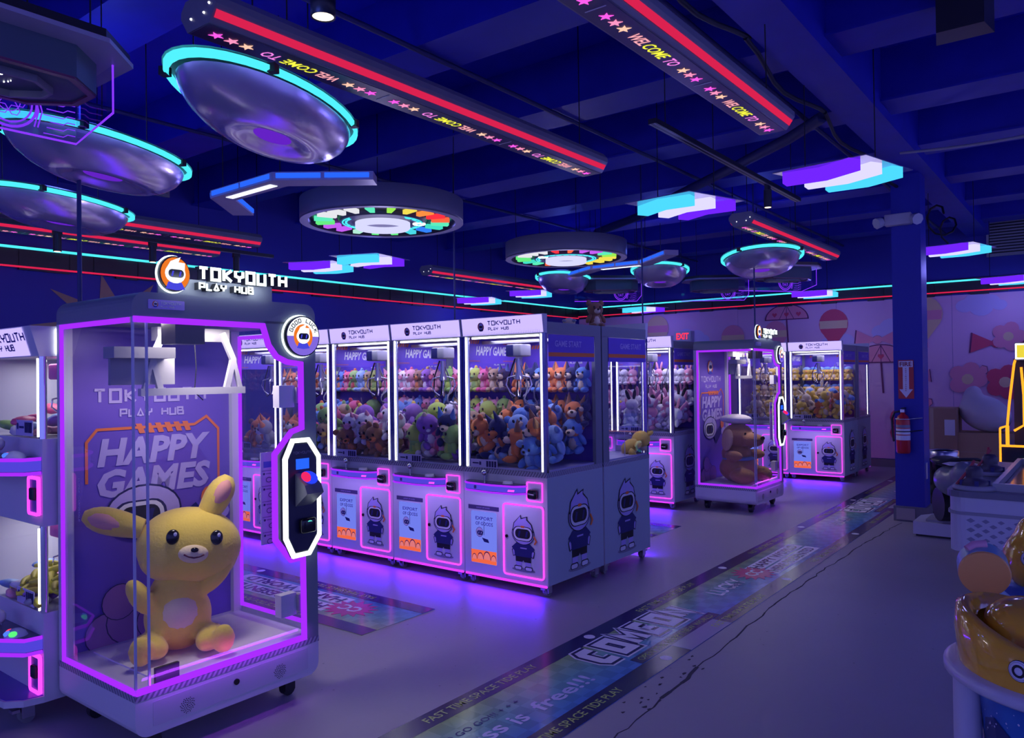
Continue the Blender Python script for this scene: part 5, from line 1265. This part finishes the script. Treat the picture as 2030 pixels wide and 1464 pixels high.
# ------------------------------------------------------------------ column fittings
t = thing('fire_sign', 'red and white fire extinguisher arrow sign on the blue column', 'sign', (-1.7, 9.045, 1.3))
MB().box(-.075, .075, -.004, 0, 0, .41).build('plate', mat('sign_red', (.55, .05, .05), .5), t)
dd = Decal(); dd.p([(-.068, .4), (.068, .4), (.068, .335), (-.068, .335)], pwhite); dd.p([(-.03, .335), (.03, .335), (.03, .1), (.066, .1), (0, .01), (-.066, .1), (-.03, .1)], pwhite); dd.build('arrow_print', t, (0, -.004, 0))
text('sign_lettering', 'FIRE', mat('sign_ink_red', (.3, .03, .04), .5), t, (0, -.008, .367), .045, width=.115, bold=.02)
for k, ch in enumerate('EXTINGUISHER'): text('sign_lettering', ch, MATS['sign_ink_red'], t, (0, -.008, .318 - k * .021), .014, bold=.02)
t = thing('fire_extinguisher', 'red fire extinguisher strapped to the blue column', 'fire extinguisher', (-1.72, 8.96, .73))
red = mat('extinguisher_red', (.55, .02, .03), .3)
MB().lathe([(0, 0), (.06, .0), (.068, .02), (.068, .34), (.05, .39), (.025, .41), (.02, .43), (0, .43)], 22).build('cylinder', red, t)
for z0, z1, m in ((.14, .19, pwhite), (.2, .26, pwhite), (.27, .3, pgrey)): MB().lathe([(.0688, z0), (.0688, z1)], 22).build('label_band', m, t)
MB().box(-.02, .02, -.03, .05, .43, .46).build('valve', steel, t); MB().box(-.015, .015, -.02, .1, .465, .478).build('handle', dark, t)
MB().tube([(-.02, 0, .44), (-.08, 0, .43), (-.105, 0, .36), (-.1, 0, .2), (-.09, 0, .12)], .011, 7).build('hose', dark, t)
for z in (.23, .36): MB().tube([(.07 * math.cos(a), .07 * math.sin(a), z) for a in [PI + k * PI / 8 for k in range(9)]] + [(.09, .08, z), (.17, .09, z + .01)], .006, 5).build('strap', dark if z < .3 else steel, t)

# ------------------------------------------------------------------ right-hand corner
card = mat('cardboard', (.42, .25, .17), .75, noise=.08, nscale=8); card2 = mat('cardboard_light', (.5, .32, .2), .75, noise=.08, nscale=8)
def carton(lab, loc, rz, sx, sy, sz, m, flap=False):
    t = thing('cardboard_box', lab, 'box', loc, rz)
    MB().box(-sx / 2, sx / 2, -sy / 2, sy / 2, 0, sz).build('carton', m, t)
    MB().box(-.025, .025, -sy / 2 - .001, -sy / 2, 0, sz).build('tape', mat('tape_tan', (.5, .36, .25), .35), t) if not flap else MB().box(-sx / 2, sx / 2, -sy / 2 - .001, -sy / 2, sz * .62, sz * .63).build('seam', mat('tape_tan', (.5, .36, .25), .35), t)
    if flap:
        for s in (-1, 1): MB().add([(s * sx / 2, -sy / 2, sz), (s * sx / 2, sy / 2, sz), (s * (sx / 2 + .06), sy / 2, sz + .2), (s * (sx / 2 + .06), -sy / 2, sz + .2)], [(0, 1, 2, 3)]).build('flap', m, t)
    return t
t = carton('tall brown cardboard box with a white slip right of the blue column', (-2.0, 12.6, 0), 0, .62, .5, 1.06, card, False)
sl = MB().box(.16, .29, -.254, -.251, .68, .9).build('paper_slip', pwhite, t)
carton('wide brown cardboard box under the white foam bag', (-1.35, 12.7, 0), .08, .75, .5, .72, card2, True)
carton('brown cardboard box against the mural behind the arcade cabinet', (-.65, 13.1, 0), 0, .55, .5, .68, card)
b = MB(); b.sph((0, 0, 0), (.34, .22, .25), 22, 14); b.sph((-.24, 0, .16), (.12, .12, .16), 14, 9)
fm_ = fused(b, mat('foam_white', (.66, .62, .68), .45, bump=.5, nscale=9), 'foam_bag', .03, 6)
o = link('foam_bag', fm_, None, (-1.38, 12.65, .98), 0, (0, math.radians(24), 0)); tag(o, 'white plastic bag of foam lying on the cardboard boxes', 'bag')
t = thing('trash_bin', 'black cylindrical trash bin with a steel rim behind the column', 'trash bin', (-1.47, 9.75, 0))
MB().lathe([(0, 0), (.13, 0), (.15, .02), (.15, .62)], 28).build('drum', black, t); MB().lathe([(.152, .62), (.155, .63), (.155, .7), (.14, .71), (.12, .7)], 28).build('rim', steel, t)
t = thing('plinth', 'low white wedge-shaped plinth behind the white air hockey table', 'plinth', (-1.3, 8.6, 0))
MB().prism([(-.22, -.3), (.3, -.3), (.3, .4), (-.05, .4), (-.22, .1)], 'z', .02, .14).build('deck', white, t); MB().prism([(-.2, -.28), (.28, -.28), (.28, .38), (-.04, .38), (-.2, .09)], 'z', 0, .02).build('skirt', dark, t)
MB().prism([(-.12, -.24), (.24, -.24), (.24, .3), (-.02, .3), (-.12, .06)], 'z', .14, .16).build('top_pad', greyp, t)
t = thing('ride_motorbike', 'small grey and white ride-on motorbike behind the air hockey table', 'ride', (-1.12, 8.1, .16), .5)
b = MB(); b.sph((0, 0, .42), (.17, .3, .15), 18, 11); b.sph((0, -.22, .5), (.12, .16, .13), 14, 9); link('fairing', fused(b, mat('fairing_grey', (.2, .22, .28), .3), 'fairing', .02, 5), t)
MB().box(-.12, .12, -.18, .05, .58, .595).build('screen', white, t)
b = MB(); b.sph((0, .2, .58), (.13, .22, .05), 14, 8); b.build('seat', dark, t)
for y in (-.3, .3): MB().cyl((-.05, y, .16), (.05, y, .16), .16, n=20).build('wheel', dark, t)
MB().tube([(-.22, -.14, .6), (-.1, -.2, .64), (.1, -.2, .64), (.22, -.14, .6)], .014, 7).build('handlebar', dark, t)
MB().tube([(.2, -.1, .5), (.3, .05, .72)], .012, 6).build('flag_stick', mat('stick_red', (.4, .04, .06), .4), t)
# air hockey style table
t = thing('game_table', 'white game table with a diamond grille and glass top at the right edge', 'game table', (-.86, 5.85, 0))
def rtab(m_, r): return rrect(0 - m_, 1.3 + m_, 0 - m_, 2.0 + m_, r, 6)
MB().prism(rtab(0, .1), 'z', .4, .76).build('body', white, t)
MB().prism(rtab(.012, .11), 'z', .645, .665).build('groove_band', greyp, t)
MB().prism(rtab(.015, .11), 'z', .76, .8).build('rail', mat('rail_grey', (.2, .2, .24), .4), t)
MB().box(.28, 1.1, .14, 1.86, .8, .804).build('playfield', mat('playfield_dark', (.04, .05, .09), .12), t)
ribbon(MB(), [(.26, .12), (1.12, .12), (1.12, 1.88), (.26, 1.88)], .03, .8, .85, True, axis='z').build('glass_frame', mat('frame_pale', (.4, .42, .42), .25), t)
for r_ in range(7):
    for c in range(7):
        x = .13 + c * .085 + (.042 if r_ % 2 else 0); z = .425 + r_ * .031; s = .026 * (1 - c * .105) * (1 if (c + r_) < 10 else .7)
        if x < .75: MB().prism([(x - s, z), (x, z - s * .62), (x + s, z), (x, z + s * .62)], 'y', -.0015, .0).build('diamond', mat('diamond_grey', (.3, .3, .38), .5), t)
for x, y in ((.2, .2), (1.1, .2), (.2, 1.8), (1.1, 1.8)): MB().box(x - .05, x + .05, y - .05, y + .05, 0, .4).build('leg', white, t)
for y, lab in ((.12, 'near'), (1.0, 'far')):
    p = thing('joystick_unit', f'dark knobbed control on the {lab} corner of the white game table', 'control', (-.86 + .14, 5.85 + y, .8))
    MB().lathe([(0, 0), (.125, 0), (.13, .012), (.12, .03), (0, .032)], 26).build('base', greyp, p); MB().lathe([(.09, .03), (.085, .06), (.05, .075), (.05, .09), (.052, .13), (.035, .155), (0, .16)], 20).build('knob', mat('knob_dark', (.06, .05, .08), .4), p)
    for k in range(5): MB().box(.08 * math.cos(k * 1.25) - .012, .08 * math.cos(k * 1.25) + .012, .08 * math.sin(k * 1.25) - .012, .08 * math.sin(k * 1.25) + .012, .03, .065).build('button', deepblue, p)
    MB().tube([(-.1, -.03, .03), (-.03, -.01, .13), (.0, .02, .19)], .01, 6).build('lever', MATS['stick_red'], p)
t = thing('dome_console', 'white domed console at the right edge behind the game table', 'console', (.28, 8.3, 0))
b = MB(); b.lathe([(.45, 0), (.45, .62), (.4, .78), (.28, .9), (.1, .96), (0, .965)], 28); b.build('shell', white, t)
ribbon(MB(), ngon(0, 0, .43, .43, 28), .03, .7, .74, True, axis='z').build('trim_band', dark, t)
# orange-lit arcade cabinet
t = thing('arcade_cabinet', 'dark arcade cabinet outlined in orange light at the right edge', 'arcade cabinet', (-1.0, 10.5, 0))
MB().box(0, .9, 0, .9, 0, .72).build('lower_body', mat('arcade_dark', (.02, .02, .04), .4), t)
MB().prism([(.1, .72), (.9, .72), (.9, 1.75), (.28, 1.75)], 'x', .12, .86).build('upper_body', MATS['arcade_dark'], t) if False else MB().box(.12, .86, .25, .9, .72, 1.72).build('upper_body', MATS['arcade_dark'], t)
MB().box(.19, .8, .235, .25, .95, 1.5).build('display', mat('display_black', (.01, .01, .02), .08), t)
o_ = MB(); o_.tube([(.0, -.01, .0), (.0, -.01, .55), (.0, -.0, .74)], .012, 6); o_.tube([(.0, -.01, .72), (.9, -.01, .72)], .014, 6); o_.tube([(.0, .0, .92), (.0, 0, .74)], .012, 6); o_.build('orange_led', n_orange, t)
o_ = MB(); o_.tube([(.0, .0, .92), (.07, .02, .95), (.09, .05, 1.2), (.14, .1, 1.66), (.14, .24, 1.7)], .014, 6); o_.tube([(.07, .02, .95), (.07, .02, .72)], .02, 6); o_.build('orange_led', n_orange, t)
o_ = MB(); o_.tube([(.2, .2, 1.62), (.22, .2, 1.3), (.22, .2, .95), (.12, .2, .88)], .014, 6); o_.build('orange_led', n_orange, t)
MB().lathe([(.055, 0), (.06, .01), (.085, .01), (.09, 0)], 28).build('cyan_ring', n_cyan, t, (.25, -.006, .5), rot=(PI / 2, 0, 0)); MB().lathe([(0, .004), (.055, .004)], 24).build('ring_core', n_bband, t, (.25, -.006, .5), rot=(PI / 2, 0, 0))
hd_ = MB().box(.16, .86, -.02, .3, 1.7, 1.9).build('marquee', mat('marquee_grey', (.2, .2, .22), .4), t)
MB().box(.18, .42, -.026, -.02, 1.73, 1.87).build('marquee_panel', emis('marquee_yellow', (.75, .6, .05), 1.0), hd_); MB().prism([(.25, 1.76), (.33, 1.8), (.25, 1.84)], 'y', -.03, -.026).build('marquee_arrow', black, hd_)
ribbon(MB(), [(.17, 1.72), (.84, 1.72), (.84, 1.88), (.17, 1.88)], .014, -.03, -.02, True).build('marquee_frame', n_white, hd_)
MB().rbox(.3, .5, -.1, .0, .78, 1.0, .02).build('blue_gun_holder', n_blue, t)
# whale hammer game, foreground right
t = thing('hammer_game', 'kiddie hammer game with glossy orange whales on a blue dolphin pedestal', 'arcade game', (-.08, 2.845, 0))
ped = bpy.data.materials.new('dolphin_wrap_blue'); MATS['ped'] = ped; ped.use_nodes = True
nt = ped.node_tree; bb = nt.nodes['Principled BSDF']; bb.inputs['Roughness'].default_value = .3
tc = nt.nodes.new('ShaderNodeTexCoord'); nz = nt.nodes.new('ShaderNodeTexNoise'); nz.inputs['Scale'].default_value = 4; rp = nt.nodes.new('ShaderNodeValToRGB')
rp.color_ramp.elements[0].color = (.01, .03, .3, 1); rp.color_ramp.elements[1].color = (.05, .3, .75, 1); rp.color_ramp.elements[0].position = .35; rp.color_ramp.elements[1].position = .75
nt.links.new(tc.outputs['Object'], nz.inputs['Vector']); nt.links.new(nz.outputs['Fac'], rp.inputs[0]); nt.links.new(rp.outputs[0], bb.inputs['Base Color'])
MB().lathe([(.21, 0), (.23, .3), (.27, .66)], 36).build('pedestal', ped, t)
MB().cyl((-.285, -.06, 0), (-.285, -.06, .66), .04, n=14).build('side_post', mat('post_white', (.62, .6, .68), .4), t)
MB().lathe([(0, .665), (.34, .66), (.355, .67), (.355, .69), (.34, .7), (0, .7)], 44).build('rim_plate', mat('rim_white', (.6, .6, .66), .3), t)
wh = mat('whale_orange', (.92, .5, .03), .08, coat=.6)
b = MB(); n = 40; vs = []
for k in range(n):
    a = 2 * PI * k / n; f = (1 - math.cos(a)) / 2
    for r, z in ((.315, .7), (.325, .7 + (.05 + .115 * f ** 2) * .6), (.318, .7 + .05 + .115 * f ** 2), (.29, .712 + .05 + .115 * f ** 2), (.26, .7 + (.05 + .115 * f ** 2) * .8)): vs.append((r * math.cos(a), r * math.sin(a), z))
b.add(vs, [(k * 5 + q, ((k + 1) % n) * 5 + q, ((k + 1) % n) * 5 + q + 1, k * 5 + q + 1) for k in range(n) for q in range(4)], 0, True)
b.build('whale_jaw', wh, t)
b = MB(); b.sph((.02, 0, .73), (.275, .28, .15), 26, 14); b.sph((-.13, 0, .82), (.12, .16, .075), 18, 11); b.sph((.1, 0, .82), (.16, .18, .075), 16, 10)
link('whale_hood', fused(b, wh, 'whale_hood', .014, 10), t)
def weye(parent, loc, rot):
    e = MB().lathe([(0, .006), (.026, .005), (.03, 0)], 20).build('eye', pwhite, parent, loc, rot=rot); MB().lathe([(.011, .0065), (.018, .0062)], 16).build('eye_ring', pblack, e); MB().lathe([(.024, .0055), (.03, .001)], 20).build('eye_edge', pblack, e)
weye(t, (.325 * math.cos(math.radians(247)), .325 * math.sin(math.radians(247)), .765), (PI / 2 - .05, 0, math.radians(-23))); 
b = MB(); b.sph((-.1, .72, .87), (.165, .165, .14), 24, 14); b.sph((-.1, .72, .97), (.12, .12, .09), 18, 11); link('whale_head', fused(b, wh, 'whale_head', .014, 10), t)
weye(t, (-.16, .566, .9), (PI / 2 - .2, 0, -.35)); MB().lathe([(.0, .0), (.17, .0), (.18, .78), (0, .78)], 26, (-.1, .72, 0)).build('head_base', mat('base_blue', (.04, .12, .5), .3), t)
hm = thing('toy_hammer', 'toy hammer with a round orange face and blue rim on the orange whale', 'hammer', (-.36, 3.2, .875), math.radians(10))
MB().cyl((0, .0, 0), (0, .1, .012), .082, n=30).build('head', mat('hammer_blue', (.2, .42, .55), .3), hm); MB().cyl((0, -.012, -.001), (0, 0, 0), .078, .082, n=30).build('face_plate', mat('hammer_orange', (.85, .42, .12), .45), hm)
MB().tube([(.04, .05, -.07), (.1, .06, -.13), (.17, .07, -.17)], [.018, .022, .03], 9).build('handle', mat('handle_pale', (.35, .5, .6), .35), hm)
MB().tube([(-.05, .03, .075), (-.03, .04, .09), (.01, .05, .095)], .016, 7).build('bow_trim', mat('trim_pinkwhite', (.75, .35, .45), .4), hm)
# dolphin print on the pedestal
dp = MB()
def onped(u, z):
    r = .2315 + .04 * z if z < .3 else .23 + (z - .3) * .111; a = -PI / 2 - 1.25 + u / .25
    return (( r + .003) * math.cos(a), (r + .003) * math.sin(a), z)
for i, (u0, zc, hh) in enumerate([(.0, .47, .0), (.04, .5, .05), (.09, .51, .06), (.14, .49, .05), (.19, .46, .03), (.24, .43, .008)][:-1]):
    n_ = [(.0, .47, .0), (.04, .5, .05), (.09, .51, .06), (.14, .49, .05), (.19, .46, .03), (.24, .43, .008)][i + 1]
    dp.add([onped(u0, zc - hh), onped(n_[0], n_[1] - n_[2]), onped(n_[0], n_[1] + n_[2]), onped(u0, zc + hh)], [(0, 1, 2, 3)])
dp.build('dolphin_print', mat('dolphin_navy', (.01, .03, .16), .35), t)
st = MB()
for k in range(40):
    u, z, s = random.uniform(0, .4), random.uniform(.5, .64), random.uniform(.001, .004)
    st.add([onped(u - s, z), onped(u, z - s), onped(u + s, z), onped(u, z + s)], [(0, 1, 2, 3)])
st.build('sparkle_print', pwhite, t)
print('objects', len(bpy.data.objects), 'plush', NPL)
